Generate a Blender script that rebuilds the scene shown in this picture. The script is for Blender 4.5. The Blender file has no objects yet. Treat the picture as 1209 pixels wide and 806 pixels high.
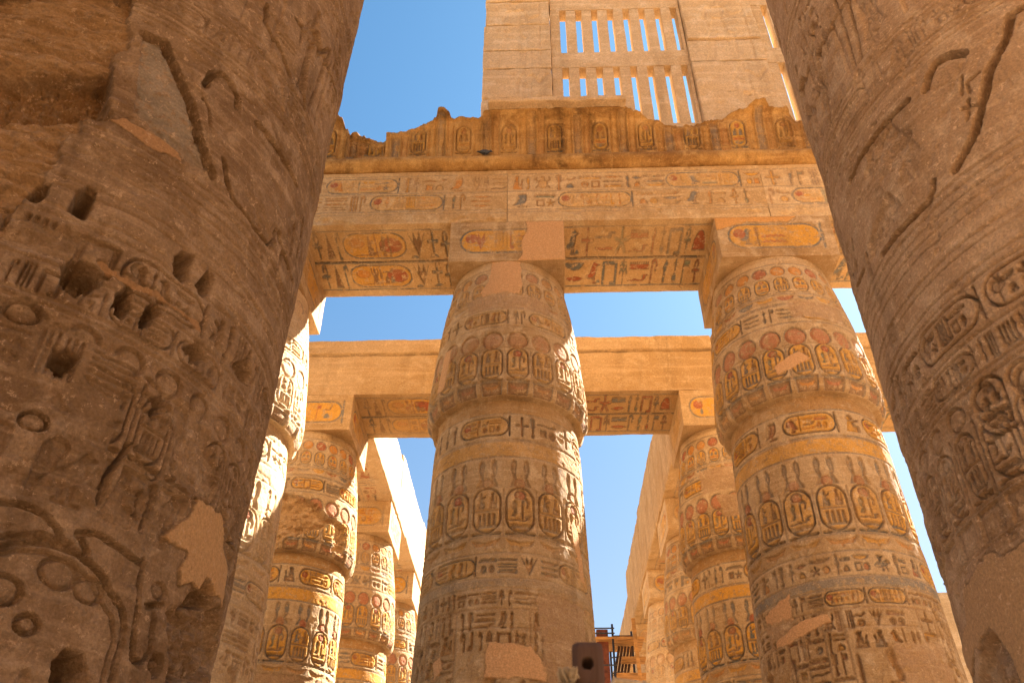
import bpy, math
import numpy as np

S = bpy.context.scene
COL = S.collection
R_ = math.radians
PI = math.pi

# ------------------------------------------------------------------ camera, sky, sun, exposure
F_PX, PITCH, ROLL, YAW = 991.9, R_(37.321), R_(0.344), R_(2.029)


def cam_axes():
    cp, sp = math.cos(PITCH), math.sin(PITCH)
    fw = np.array([0, cp, sp]); up = np.array([0, -sp, cp]); rt = np.array([1.0, 0, 0])
    cr, sr = math.cos(ROLL), math.sin(ROLL)
    rt, up = cr * rt + sr * up, -sr * rt + cr * up
    cy, sy = math.cos(YAW), math.sin(YAW)
    M = np.array([[cy, -sy, 0], [sy, cy, 0], [0, 0, 1]])
    return M @ rt, M @ up, M @ fw


cam_d = bpy.data.cameras.new('camera')
cam = bpy.data.objects.new('camera', cam_d)
COL.objects.link(cam)
from mathutils import Matrix
_rt, _up, _fw = cam_axes()
cam.matrix_world = Matrix(((_rt[0], _up[0], -_fw[0], 0), (_rt[1], _up[1], -_fw[1], 0), (_rt[2], _up[2], -_fw[2], 1.6), (0, 0, 0, 1)))
cam_d.sensor_width = 36
cam_d.lens = F_PX / 1209 * 36
cam_d.clip_start = 0.05
cam_d.clip_end = 4000
cam_d.dof.use_dof = True
cam_d.dof.focus_distance = 12
cam_d.dof.aperture_fstop = 9
S.camera = cam

SUN_AZ, SUN_EL = R_(43), R_(45)          # azimuth measured from +X towards +Y
W = bpy.data.worlds.new('World')
S.world = W
W.use_nodes = True
nt = W.node_tree
for n in list(nt.nodes):
    nt.nodes.remove(n)
sky = nt.nodes.new('ShaderNodeTexSky')
sky.sky_type = 'NISHITA'
sky.sun_disc = False
sky.sun_elevation = SUN_EL
sky.sun_rotation = R_(90) - SUN_AZ
sky.altitude = 80
sky.air_density = 1.0
sky.dust_density = 0.8
sky.ozone_density = 1.6
bg = nt.nodes.new('ShaderNodeBackground')
bg.inputs['Strength'].default_value = 0.033
wo = nt.nodes.new('ShaderNodeOutputWorld')
tint = nt.nodes.new('ShaderNodeMix'); tint.data_type = 'RGBA'; tint.blend_type = 'MULTIPLY'
tint.inputs[0].default_value = 1.0
# desert sky: deeper blue overhead, paler and whiter towards the horizon
tcw = nt.nodes.new('ShaderNodeTexCoord'); sepw = nt.nodes.new('ShaderNodeSeparateXYZ')
nt.links.new(tcw.outputs['Generated'], sepw.inputs[0])
rmp = nt.nodes.new('ShaderNodeMapRange'); rmp.interpolation_type = 'SMOOTHSTEP'
rmp.inputs['From Min'].default_value = .2; rmp.inputs['From Max'].default_value = .85
nt.links.new(sepw.outputs['Z'], rmp.inputs['Value'])
tm = nt.nodes.new('ShaderNodeMix'); tm.data_type = 'RGBA'
tm.inputs[6].default_value = (.72, .70, .66, 1); tm.inputs[7].default_value = (.52, .84, .92, 1)
nt.links.new(rmp.outputs[0], tm.inputs[0]); nt.links.new(tm.outputs[2], tint.inputs[7])
nt.links.new(sky.outputs[0], tint.inputs[6])
nt.links.new(tint.outputs[2], bg.inputs['Color'])
nt.links.new(bg.outputs[0], wo.inputs['Surface'])

sd = bpy.data.lights.new('sun', 'SUN')
sd.energy = 5.0
sd.angle = R_(0.53)
sd.color = (1.0, 0.93, 0.84)
sun = bpy.data.objects.new('sun', sd)
COL.objects.link(sun)
from mathutils import Vector
_sv = Vector((math.cos(SUN_AZ) * math.cos(SUN_EL), math.sin(SUN_AZ) * math.cos(SUN_EL), math.sin(SUN_EL)))
sun.rotation_euler = _sv.to_track_quat('Z', 'Y').to_euler()

S.view_settings.view_transform = 'Standard'
S.view_settings.look = 'None'
S.view_settings.exposure = 2.92
S.view_settings.gamma = 1
S.view_settings.use_curve_mapping = False
S.cycles.max_bounces = 10
S.cycles.diffuse_bounces = 4

# ------------------------------------------------------------------ noise
def _h(ix, iy, iz, seed):
    n = (ix.astype(np.uint32) * np.uint32(374761393) + iy.astype(np.uint32) * np.uint32(668265263)
         + iz.astype(np.uint32) * np.uint32(2147483647) + np.uint32((seed * 974711 + 13) & 0xffffffff))
    n = (n ^ (n >> np.uint32(13))) * np.uint32(1274126177)
    n = n ^ (n >> np.uint32(16))
    return (n & np.uint32(0xffff)).astype(np.float32) / 65535.0


def vn2(x, y, seed=0):
    ix = np.floor(x).astype(np.int64); iy = np.floor(y).astype(np.int64)
    fx = (x - ix).astype(np.float32); fy = (y - iy).astype(np.float32)
    fx = fx * fx * (3 - 2 * fx); fy = fy * fy * (3 - 2 * fy)
    z = np.zeros_like(ix)
    a = _h(ix, iy, z, seed); b = _h(ix + 1, iy, z, seed); c = _h(ix, iy + 1, z, seed); d = _h(ix + 1, iy + 1, z, seed)
    return a + (b - a) * fx + (c - a) * fy + (a - b - c + d) * fx * fy


def fbm(x, y, oct=4, seed=0, gain=0.5):
    x, y = np.broadcast_arrays(x, y)
    s = 0; a = 1; t = 0
    for k in range(oct):
        s = s + a * vn2(x * 2 ** k + 17.3 * k, y * 2 ** k - 9.1 * k, seed + k)
        t += a; a *= gain
    return s / t


def vn3(p, seed=0):
    i = np.floor(p).astype(np.int64); f = (p - i).astype(np.float32); f = f * f * (3 - 2 * f)
    r = 0
    for dx in (0, 1):
        for dy in (0, 1):
            for dz in (0, 1):
                w = (f[:, 0] if dx else 1 - f[:, 0]) * (f[:, 1] if dy else 1 - f[:, 1]) * (f[:, 2] if dz else 1 - f[:, 2])
                r = r + w * _h(i[:, 0] + dx, i[:, 1] + dy, i[:, 2] + dz, seed)
    return r


def fbm3(p, oct=3, seed=0, gain=0.5):
    s = 0; a = 1; t = 0
    for k in range(oct):
        s = s + a * vn3(p * 2 ** k + 5.7 * k, seed + k); t += a; a *= gain
    return s / t


def sst(a, b, x):
    t = np.clip((x - a) / (b - a), 0, 1)
    return t * t * (3 - 2 * t)


# ------------------------------------------------------------------ signed distances and the sign list
def d_seg(X, Y, x0, y0, x1, y1, w):
    dx, dy = x1 - x0, y1 - y0
    t = np.clip(((X - x0) * dx + (Y - y0) * dy) / (dx * dx + dy * dy + 1e-12), 0, 1)
    return np.hypot(X - x0 - t * dx, Y - y0 - t * dy) - w


def d_pl(X, Y, pts, w):
    r = None
    for a, b in zip(pts[:-1], pts[1:]):
        q = d_seg(X, Y, a[0], a[1], b[0], b[1], w)
        r = q if r is None else np.minimum(r, q)
    return r


def d_poly(X, Y, pts):
    d = None; ins = np.zeros(np.broadcast(X, Y).shape, bool)
    n = len(pts)
    for i in range(n):
        (x0, y0), (x1, y1) = pts[i], pts[(i + 1) % n]
        q = d_seg(X, Y, x0, y0, x1, y1, 0)
        d = q if d is None else np.minimum(d, q)
        if y0 != y1:
            c = ((y0 > Y) != (y1 > Y)) & (X < (x1 - x0) * (Y - y0) / (y1 - y0) + x0)
            ins ^= c
    return np.where(ins, -d, d)


def d_ell(X, Y, cx, cy, rx, ry):
    k = np.hypot((X - cx) / rx, (Y - cy) / ry)
    return (k - 1) * min(rx, ry)


def d_box(X, Y, x0, y0, x1, y1, r=0.0):
    qx = np.abs(X - (x0 + x1) / 2) - (x1 - x0) / 2 + r
    qy = np.abs(Y - (y0 + y1) / 2) - (y1 - y0) / 2 + r
    return np.hypot(np.maximum(qx, 0), np.maximum(qy, 0)) + np.minimum(np.maximum(qx, qy), 0) - r


GN = 80
_gx = np.linspace(-.15, 1.15, GN, dtype=np.float32)
GX, GY = np.meshgrid(_gx, _gx)     # GX varies along axis 1


def raster(prims):
    d = np.full(GX.shape, 9, np.float32)
    for p in prims:
        k = p[0]
        if k == 'c': q = d_ell(GX, GY, p[1], p[2], p[3], p[3])
        elif k == 'e': q = d_ell(GX, GY, *p[1:])
        elif k == 'l': q = d_seg(GX, GY, *p[1:])
        elif k == 'b': q = d_box(GX, GY, *p[1:])
        elif k == 'p': q = d_poly(GX, GY, p[1])
        elif k == 'w': q = d_pl(GX, GY, p[1], p[2])
        elif k == 'r': q = np.abs(d_ell(GX, GY, p[1], p[2], p[3], p[4])) - p[5]
        elif k == 'o': q = np.abs(d_box(GX, GY, *p[1:6])) - p[6]
        elif k == '-c': d = np.maximum(d, -d_ell(GX, GY, p[1], p[2], p[3], p[3])); continue
        d = np.minimum(d, q)
    return d.astype(np.float32)


ZIG = [(i / 8, .5 + (.22 if i % 2 else -.22)) for i in range(9)]
G = {}
DEF = dict(
    disk=[('c', .5, .5, .46)],
    dring=[('c', .5, .5, .46), ('-c', .5, .5, .2), ('c', .5, .5, .1)],
    ankh=[('r', .5, .76, .17, .2, .055), ('l', .5, .55, .5, .04, .065), ('l', .17, .5, .83, .5, .06)],
    reed=[('p', [(.4, 0), (.6, 0), (.62, .5), (.75, .85), (.55, 1), (.3, .7), (.4, .45)])],
    feather=[('w', [(.5, 0), (.5, .8), (.62, .95), (.8, .9), (.78, .75)], .07), ('p', [(.5, .3), (.75, .45), (.8, .9), (.5, .95)])],
    water=[('w', ZIG, .07)],
    bar=[('b', 0, .34, 1, .66)],
    bars=[('b', 0, .68, 1, .9), ('b', 0, .1, 1, .32)],
    mouth=[('p', [(0, .5), (.25, .72), (.5, .8), (.75, .72), (1, .5), (.75, .28), (.5, .2), (.25, .28)])],
    basket=[('p', [(0, .85), (1, .85), (.93, .5), (.75, .25), (.5, .15), (.25, .25), (.07, .5)])],
    loaf=[('p', [(.05, .1), (.95, .1), (.9, .5), (.7, .8), (.5, .88), (.3, .8), (.1, .5)])],
    bird=[('p', [(.02, .3), (.3, .45), (.42, .75), (.5, .92), (.66, .97), (.78, .88), (.95, .82), (.76, .76), (.74, .58), (.68, .38), (.5, .25), (.25, .22)]),
          ('l', .5, .28, .48, .03, .035), ('l', .62, .3, .62, .03, .035), ('l', .4, .03, .75, .03, .035)],
    owl=[('p', [(.1, .1), (.3, .4), (.4, .7), (.35, .95), (.75, .98), (.8, .75), (.74, .4), (.6, .2), (.4, .2)]), ('l', .5, .2, .5, .02, .05), ('l', .38, .02, .75, .02, .04)],
    vulture=[('p', [(0, .15), (.25, .5), (.5, .68), (.7, .95), (.95, .86), (.8, .8), (.85, .55), (.62, .3), (.35, .2)]), ('l', .5, .3, .5, .02, .045), ('l', .66, .3, .68, .02, .045), ('l', .4, .02, .85, .02, .035)],
    man=[('c', .45, .84, .13), ('p', [(.32, .72), (.6, .72), (.62, .4), (.85, .35), (.85, .02), (.15, .02), (.25, .4)]), ('l', .58, .62, .9, .72, .05)],
    king=[('c', .46, .72, .11), ('p', [(.36, .78), (.56, .78), (.62, .98), (.42, 1), (.3, .9)]), ('p', [(.3, .62), (.6, .62), (.62, .35), (.88, .32), (.88, .02), (.15, .02), (.25, .4)]), ('l', .78, .3, .86, .7, .035)],
    snake=[('w', [(.05, .2), (.25, .2), (.35, .35), (.5, .2), (.7, .2), (.82, .4), (.8, .75), (.95, .82)], .075)],
    viper=[('w', [(0, .3), (.3, .45), (.55, .25), (.8, .4), (.95, .62)], .085), ('l', .95, .62, .9, .8, .03)],
    sceptre=[('l', .45, 0, .45, .9, .055), ('w', [(.45, .88), (.75, .95), (.8, .82)], .06), ('l', .45, 0, .6, .0, .05)],
    nefer=[('e', .5, .2, .2, .2), ('l', .5, .3, .5, 1, .05), ('l', .33, .82, .67, .82, .04)],
    comb=[('b', 0, 0, 1, .2), ('l', .12, .2, .12, .95, .07), ('l', .37, .2, .37, .95, .07), ('l', .63, .2, .63, .95, .07), ('l', .88, .2, .88, .95, .07)],
    board=[('b', 0, .15, 1, .6)] + [('l', .06 + .11 * i, .6, .06 + .11 * i, .85, .022) for i in range(9)],
    house=[('w', [(.1, 0), (.1, .9), (.9, .9), (.9, .0), (.62, .0)], .075)],
    block=[('b', .08, .08, .92, .92)],
    frame=[('o', .08, .08, .92, .92, .02, .06)],
    strokes=[('l', .15, .05, .15, .95, .085), ('l', .5, .05, .5, .95, .085), ('l', .85, .05, .85, .95, .085)],
    sedge=[('l', .5, 0, .5, 1, .045), ('w', [(.5, .5), (.25, .65), (.15, .45)], .05), ('w', [(.5, .5), (.75, .65), (.85, .45)], .05), ('w', [(.5, .75), (.3, .9), (.2, .75)], .05), ('w', [(.5, .75), (.7, .9), (.8, .75)], .05)],
    bee=[('p', [(0, .35), (.3, .6), (.55, .55), (.8, .7), (1, .55), (.8, .4), (.5, .3), (.2, .2)]), ('p', [(.4, .55), (.25, .95), (.6, .9)]), ('l', .5, .35, .45, .05, .03), ('l', .7, .35, .75, .05, .03)],
    eye=[('r', .5, .5, .48, .22, .05), ('c', .5, .5, .16)],
    arm=[('w', [(0, .3), (.75, .3), (.8, .62), (1, .66)], .1)],
    leg=[('w', [(.3, 1), (.32, .12), (.75, .1)], .11)],
    djed=[('l', .5, 0, .5, .95, .11), ('l', .2, .95, .8, .95, .045), ('l', .22, .82, .78, .82, .045), ('l', .22, .69, .78, .69, .045), ('l', .22, .56, .78, .56, .045), ('l', .3, 0, .7, 0, .05)],
    star=[('w', [(.5, .5), (.5, 1)], .08), ('w', [(.5, .5), (.98, .62)], .08), ('w', [(.5, .5), (.8, .08)], .08), ('w', [(.5, .5), (.2, .08)], .08), ('w', [(.5, .5), (.02, .62)], .08)],
    cross=[('l', .5, .02, .5, .98, .07), ('l', .12, .55, .88, .55, .07)],
    tri=[('p', [(.1, .02), (.9, .02), (.5, .98)])],
    trap=[('p', [(.0, .95), (1, .95), (.82, .08), (.18, .08)])],
    scarab=[('e', .5, .4, .28, .34), ('c', .5, .82, .14), ('w', [(.25, .55), (.08, .7), (.12, .9)], .04), ('w', [(.75, .55), (.92, .7), (.88, .9)], .04), ('w', [(.27, .3), (.1, .12)], .04), ('w', [(.73, .3), (.9, .12)], .04)],
    lotus=[('p', [(.5, 0), (.1, .95), (.3, .55), (.35, 1), (.5, .6), (.65, 1), (.7, .55), (.9, .95)])],
    hook=[('w', [(.2, 0), (.2, .9), (.5, 1), (.7, .8), (.6, .6)], .07)],
    flag=[('l', .25, 0, .25, 1, .06), ('b', .25, .72, .85, .95)],
    uraeus=[('p', [(.3, .1), (.55, .3), (.3, .6), (.35, .85), (.55, .98), (.8, .9), (.85, .7), (.7, .5), (.82, .25), (.7, .02), (.2, .0)]), ],
    sfig=[('w', [(.2, .95), (.35, .7), (.22, .45), (.5, .3), (.85, .12)], .08), ('w', [(.7, .95), (.68, .4), (.9, .3)], .06)],
    pair=[('c', .28, .88, .1), ('p', [(.12, .75), (.42, .75), (.4, .1), (.05, .1)]), ('c', .74, .88, .1), ('p', [(.6, .75), (.9, .75), (.95, .1), (.6, .1)])],
    wings=[('p', [(0, .85), (.5, .6), (1, .85), (.85, .4), (.55, .35), (.5, .1), (.45, .35), (.15, .4)])],
    god=[('c', .48, .845, .05), ('p', [(.42, .87), (.55, .87), (.6, .97), (.5, 1.0), (.38, .95)]), ('p', [(.34, .78), (.64, .78), (.57, .56), (.62, .38), (.72, .36), (.7, .02), (.82, .0), (.6, .0), (.56, .34), (.42, .34), (.33, .02), (.42, 0), (.2, 0), (.32, .38), (.42, .56)]),
         ('w', [(.62, .76), (.75, .62), (.95, .68)], .03), ('w', [(.36, .76), (.26, .6), (.32, .46)], .03), ('l', .95, .0, .95, .95, .014)],
    goddess=[('c', .5, .83, .055), ('p', [(.43, .9), (.4, .72), (.47, .74), (.55, .9)]), ('c', .5, .94, .05), ('p', [(.38, .77), (.62, .77), (.58, .55), (.64, .05), (.78, 0), (.36, 0), (.42, .55)]),
             ('w', [(.6, .75), (.74, .6), (.9, .78)], .028), ('w', [(.4, .75), (.3, .58), (.3, .42)], .028)],
    throne=[('c', .42, .86, .055), ('p', [(.36, .9), (.5, .9), (.52, 1), (.36, 1)]), ('p', [(.3, .8), (.54, .8), (.52, .52), (.8, .5), (.8, .1), (.92, .05), (.66, .05), (.66, .38), (.3, .38)]), ('b', .15, .05, .6, .38), ('w', [(.5, .72), (.7, .62), (.88, .7)], .03), ('l', .9, .1, .9, .9, .014)],
)
for k_, v_ in DEF.items():
    G[k_] = raster(v_)

TALL = ['reed', 'feather', 'ankh', 'sceptre', 'nefer', 'strokes', 'djed', 'sedge', 'hook', 'flag', 'leg', 'uraeus']
FLAT = ['water', 'bar', 'bars', 'mouth', 'basket', 'snake', 'viper', 'board', 'eye', 'arm']
SMALL = ['disk', 'loaf', 'block', 'frame', 'dring', 'star', 'loaf']
BIG = ['bird', 'owl', 'vulture', 'man', 'king', 'bee', 'scarab', 'house', 'comb', 'lotus', 'cross']

YEL = (.60, .30, .045); RED = (.35, .105, .05); BLU = (.15, .155, .145); DRK = (.085, .07, .058)
CRM = (.58, .42, .24); PLA = (.56, .32, .15); ORA = (.52, .22, .05); GRN = (.17, .19, .13)
BRN = (.22, .12, .06)


class Canvas:
    def __init__(s, U, V, seed=0):
        s.U = np.asarray(U, np.float32); s.V = np.asarray(V, np.float32)
        s.sh = (len(V), len(U))
        s.H = np.zeros(s.sh, np.float32)
        s.C = np.zeros(s.sh + (3,), np.float32)
        s.A = np.zeros(s.sh, np.float32)
        s.rng = np.random.default_rng(seed); s.seed = seed

    def win(s, u0, u1, v0, v1, pad=0.0):
        i0, i1 = np.searchsorted(s.U, (u0 - pad, u1 + pad)); j0, j1 = np.searchsorted(s.V, (v0 - pad, v1 + pad))
        if i1 - i0 < 1 or j1 - j0 < 1:
            return None
        sl = (slice(j0, j1), slice(i0, i1))
        e = max(s.V[min(j0 + 1, len(s.V) - 1)] - s.V[min(j0, len(s.V) - 2)], 1e-3)
        return sl, s.U[i0:i1][None, :], s.V[j0:j1][:, None], float(e)

    def paint(s, sl, m, col, a):
        m = (m * a).astype(np.float32)
        A = s.A[sl]
        C = s.C[sl]
        C[...] = np.where((m > 0)[..., None], C + (np.asarray(col, np.float32) - C) * np.clip(m / np.maximum(np.maximum(m, A), 1e-6), 0, 1)[..., None], C)
        A[...] = np.maximum(A, m)

    def carve(s, sl, d, e, depth, col=None, a=.85, line=None, bulge=.5, size=.2, lw=None):
        m = np.clip(.5 - d / e, 0, 1)
        prof = m * (1 - bulge * np.clip(-d / (.16 * size), 0, 1))
        if depth:
            s.H[sl] = np.minimum(s.H[sl], s.H[sl] * .3 - depth * prof) if depth > 0 else np.where(m > 0, s.H[sl] - depth * m, s.H[sl])
        if col is not None:
            s.paint(sl, m, col, a)
        if line is not None:
            lw = lw or max(.7 * e, .008)
            s.paint(sl, np.clip(1.2 - np.abs(d) / lw, 0, 1), line, .62)

    def stamp(s, g, u0, v0, u1, v1, depth, col=None, a=.85, line=None, flip=False, bulge=.5):
        w, h = u1 - u0, v1 - v0
        q = s.win(u0 - .12 * w, u1 + .12 * w, v0 - .12 * h, v1 + .12 * h)
        if q is None:
            return
        sl, U, V, e = q
        x = (U - u0) / w; y = (V - v0) / h
        if flip:
            x = 1 - x
        fx = np.clip((x + .15) / 1.3 * (GN - 1), 0, GN - 1.001); fy = np.clip((y + .15) / 1.3 * (GN - 1), 0, GN - 1.001)
        ix = fx.astype(int); iy = fy.astype(int); fx = fx - ix; fy = fy - iy
        T = G[g]
        d = (T[iy, ix] * (1 - fx) + T[iy, ix + 1] * fx) * (1 - fy) + (T[iy + 1, ix] * (1 - fx) + T[iy + 1, ix + 1] * fx) * fy
        size = min(w, h)
        s.carve(sl, d * size, e, depth, col, a, line, bulge, size)

    def poly(s, pts, depth, col=None, a=.9, line=None, bulge=.3, jag=0.0, size=.3):
        us = [p[0] for p in pts]; vs = [p[1] for p in pts]
        q = s.win(min(us), max(us), min(vs), max(vs), .08)
        if q is None:
            return
        sl, U, V, e = q
        d = d_poly(U, V, pts)
        if jag:
            d = d + (fbm(U * 14, V * 14, 4, s.seed + 5) - .5) * jag * 2
        s.carve(sl, d, e, depth, col, a, line, bulge, size)

    def groove(s, pts, w, depth, col=None, a=.6):
        us = [p[0] for p in pts]; vs = [p[1] for p in pts]
        q = s.win(min(us), max(us), min(vs), max(vs), w + .03)
        if q is None:
            return
        sl, U, V, e = q
        d = d_pl(U, V, pts, w) + (fbm(U * 30, V * 30, 2, s.seed + 8) - .5) * w * .5
        s.carve(sl, d, e, depth, col, a, None, 0)

    def disc(s, u, v, ru, rv, depth, col=None, a=.85, line=None, bulge=.75, ring=None):
        q = s.win(u - ru, u + ru, v - rv, v + rv, .04)
        if q is None:
            return
        sl, U, V, e = q
        d = d_ell(U, V, u, v, ru, rv)
        if ring:
            d = np.abs(d) - ring
        s.carve(sl, d, e, depth, col, a, line, bulge, min(ru, rv) * 2)

    def hline(s, v, w, depth, col=None, a=.8, u0=-99, u1=99):
        q = s.win(u0, u1, v - w, v + w, .02)
        if q is None:
            return
        sl, U, V, e = q
        d = np.abs(V - v + (vn2(U * 3, U * 0 + v * 9, s.seed) - .5) * w * .8) - w
        s.carve(sl, d + U * 0, e, depth, col, a, None, 0)

    def band(s, v0, v1, col, a=.8, u0=-99, u1=99):
        q = s.win(u0, u1, v0, v1)
        if q is None:
            return
        sl, U, V, e = q
        s.paint(sl, np.ones((V.shape[0], U.shape[1]), np.float32), col, a)

    def vline(s, u, v0, v1, w, depth, col=None, a=.8):
        s.groove([(u, v0), (u, v1)], w, depth, col, a)

    # -------- groups of signs
    def ink(s, pal):
        return pal[s.rng.integers(len(pal))]

    def quadrat(s, u0, v0, u1, v1, depth, pal, a, line=None):
        r = s.rng; w, h = u1 - u0, v1 - v0
        k = r.integers(6)
        P = lambda g, x0, y0, x1, y1: s.stamp(g, u0 + x0 * w, v0 + y0 * h, u0 + x1 * w, v0 + y1 * h, depth, s.ink(pal) if pal else None, a, line, flip=r.random() < .3)
        ch = lambda L: L[r.integers(len(L))]
        if k == 0:
            P(ch(TALL), .02, 0, .46, 1); P(ch(TALL), .54, 0, .98, 1)
        elif k == 1:
            P(ch(FLAT), 0, .68, 1, .98); P(ch(FLAT), 0, .35, 1, .63); P(ch(FLAT), 0, .02, 1, .3)
        elif k == 2:
            P(ch(FLAT), 0, .64, 1, .98); P(ch(SMALL), .05, .05, .45, .52); P(ch(SMALL), .55, .05, .95, .52)
        elif k == 3:
            P(ch(BIG), .02, 0, .98, 1)
        elif k == 4:
            P(ch(TALL), .0, 0, .36, 1); P(ch(FLAT), .42, .55, 1, .95); P(ch(SMALL), .5, .02, .92, .45)
        else:
            P(ch(BIG), .0, 0, .68, 1); P(ch(TALL), .72, 0, 1, 1)

    def text(s, u0, u1, v0, v1, depth=.012, pal=None, a=.8, line=None, cart=.18, cfill=None, cw=3.2, gap=.08, fa=1.0):
        """a row of hieroglyphs, now and then a horizontal cartouche"""
        h = v1 - v0; u = u0; r = s.rng
        while u < u1 - h * .6:
            if r.random() < cart and u + cw * h < u1:
                s.hcart(u, v0, u + cw * h, v1, depth, pal, cfill, a, True, fa); u += cw * h + gap * h; continue
            w = h * r.uniform(.8, 1.05)
            s.quadrat(u + gap * h, v0 + gap * h, min(u + w, u1), v1 - gap * h, depth, pal, a, line)
            u += w + gap * h

    def hcart(s, u0, v0, u1, v1, depth, pal, fill=YEL, a=.85, sun=True, fa=1.0):
        h = v1 - v0
        q = s.win(u0, u1, v0, v1)
        if q is None:
            return
        sl, U, V, e = q
        d = d_box(U, V, u0 + .05 * h, v0 + .06 * h, u1 - .12 * h, v1 - .06 * h, .43 * h)
        if fill is not None:
            s.paint(sl, np.clip(.5 - d / e, 0, 1), fill, a * fa)
        s.carve(sl, np.abs(d) - max(.03 * h, .6 * e), e, depth, BLU if fill is not None else None, .9, None, 0)
        s.vline(u1 - .07 * h, v0 + .04 * h, v1 - .04 * h, max(.035 * h, e * .6), depth, BLU if fill is not None else None)
        n = max(1, round((u1 - u0 - .7 * h) / (h * .62)))
        w = (u1 - u0 - .75 * h) / n
        for i in range(n):
            s.quadrat(u0 + .32 * h + i * w, v0 + .18 * h, u0 + .32 * h + (i + .93) * w, v1 - .18 * h, depth, pal, a)
        if sun:
            s.disc(u0 + .36 * h, (v0 + v1) / 2 + .1 * h, .18 * h, .18 * h, depth, RED if fill is not None else None, .9)

    def vcart(s, u0, v0, u1, v1, depth, kind, fill=YEL, a=.9, pal=(BLU, RED, BRN), seed=0):
        """an upright royal ring on its bar, with one of two fixed spellings"""
        w, h = u1 - u0, v1 - v0
        q = s.win(u0, u1, v0, v1, .02)
        if q is None:
            return
        sl, U, V, e = q
        vb = v0 + .07 * h
        d = d_box(U, V, u0 + .06 * w, vb, u1 - .06 * w, v1, .44 * w)
        if fill is not None:
            s.paint(sl, np.clip(.5 - d / e, 0, 1), fill, a)
        ln = BLU if fill is not None else None
        la = min(.95, .1 + .9 * a)
        s.carve(sl, np.abs(d) - max(.03 * w, .6 * e), e, depth * 1.1, ln, la, None, 0)
        s.groove([(u0 + .06 * w, v0 + .035 * h), (u1 - .06 * w, v0 + .035 * h)], max(.025 * h, e * .7), depth, ln, la)
        X = lambda t: u0 + .16 * w + t * .68 * w
        Y = lambda t: vb + .07 * h + t * (v1 - vb - .12 * h)
        st = lambda g, x0, y0, x1, y1, c: s.stamp(g, X(x0), Y(y0), X(x1), Y(y1), depth, c if fill is not None else None, la)
        if kind == 0:
            s.disc(X(.5), Y(.87), .19 * w, min(.19 * w, .1 * h), depth, RED if fill is not None else None, .9, ln)
            st('uraeus', -.02, .32, .42, .74, GRN); st('hook', .5, .28, 1.05, .76, BLU)
            st('snake', 0, .17, 1, .36, BLU); st('board', .0, -.02, 1, .14, DRK)
        elif kind == 1:
            st('man', 0, .52, .46, .95, BLU); st('king', .54, .52, 1.02, .95, BRN); st('bar', -.05, .41, 1.05, .52, BLU)
            st('comb', .05, .03, .95, .38, BLU)
        else:
            st('disk', .25, .74, .75, .97, RED); st('pair', 0, .4, 1, .72, BLU); st('board', 0, .2, 1, .36, RED); st('basket', .1, 0, .9, .17, BLU)

    # -------- damage
    def patch(s, pts, h=-.004, col=PLA, jag=.035, rim=True):
        us = [p[0] for p in pts]; vs = [p[1] for p in pts]
        q = s.win(min(us), max(us), min(vs), max(vs), .12)
        if q is None:
            return
        sl, U, V, e = q
        d = d_poly(U, V, pts) + (fbm(U * 9, V * 9, 4, s.seed + 31) - .5) * 2 * jag
        m = np.clip(.5 - d / (1.5 * e), 0, 1)
        flat = h + (fbm(U * 4, V * 4, 2, s.seed + 3) - .5) * .004
        s.H[sl] = s.H[sl] * (1 - m) + flat * m
        if rim:
            s.H[sl] -= .012 * np.clip(1 - np.abs(d - .4 * e) / (1.0 * e), 0, 1)
        s.C[sl] = s.C[sl] * (1 - m[..., None]) + np.asarray(col, np.float32) * m[..., None]
        s.A[sl] = s.A[sl] * (1 - m) + m

    def rough(s, pts, depth, amp, su, sv, col=None, a=.6, jag=.05, soft=.03):
        us = [p[0] for p in pts]; vs = [p[1] for p in pts]
        q = s.win(min(us), max(us), min(vs), max(vs), .12)
        if q is None:
            return
        sl, U, V, e = q
        d = d_poly(U, V, pts) + (fbm(U * 9, V * 9, 4, s.seed + 41) - .5) * 2 * jag
        m = sst(soft, -soft, d)
        n = fbm(U * su, V * sv, 5, s.seed + 51, .62) - .5
        n2 = np.abs(fbm(U * su * 2.3, V * sv * 1.6, 3, s.seed + 61) - .5) * 2
        s.H[sl] = s.H[sl] * (1 - m) + m * (-depth + n * 2 * amp - .35 * amp * (1 - n2) ** 4)
        s.A[sl] *= (1 - m)
        if col is not None:
            s.C[sl] = s.C[sl] * (1 - m[..., None]) + np.asarray(col, np.float32) * m[..., None]
            s.A[sl] = np.maximum(s.A[sl], m * a)

    def hole(s, pts, depth=.22, jag=.012):
        us = [p[0] for p in pts]; vs = [p[1] for p in pts]
        q = s.win(min(us), max(us), min(vs), max(vs), .06)
        if q is None:
            return
        sl, U, V, e = q
        d = d_poly(U, V, pts) + (fbm(U * 22, V * 22, 3, s.seed + 71) - .5) * 2 * jag
        m = sst(.004, -.035, d)
        s.H[sl] = np.minimum(s.H[sl], s.H[sl] - m * depth * (.85 + .3 * fbm(U * 25, V * 25, 3, s.seed + 7)))
        s.H[sl] -= .012 * sst(.05, .0, d) * fbm(U * 18, V * 18, 3, s.seed + 9)
        k = sst(.01, -.02, d)
        s.A[sl] *= 1 - k

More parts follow.
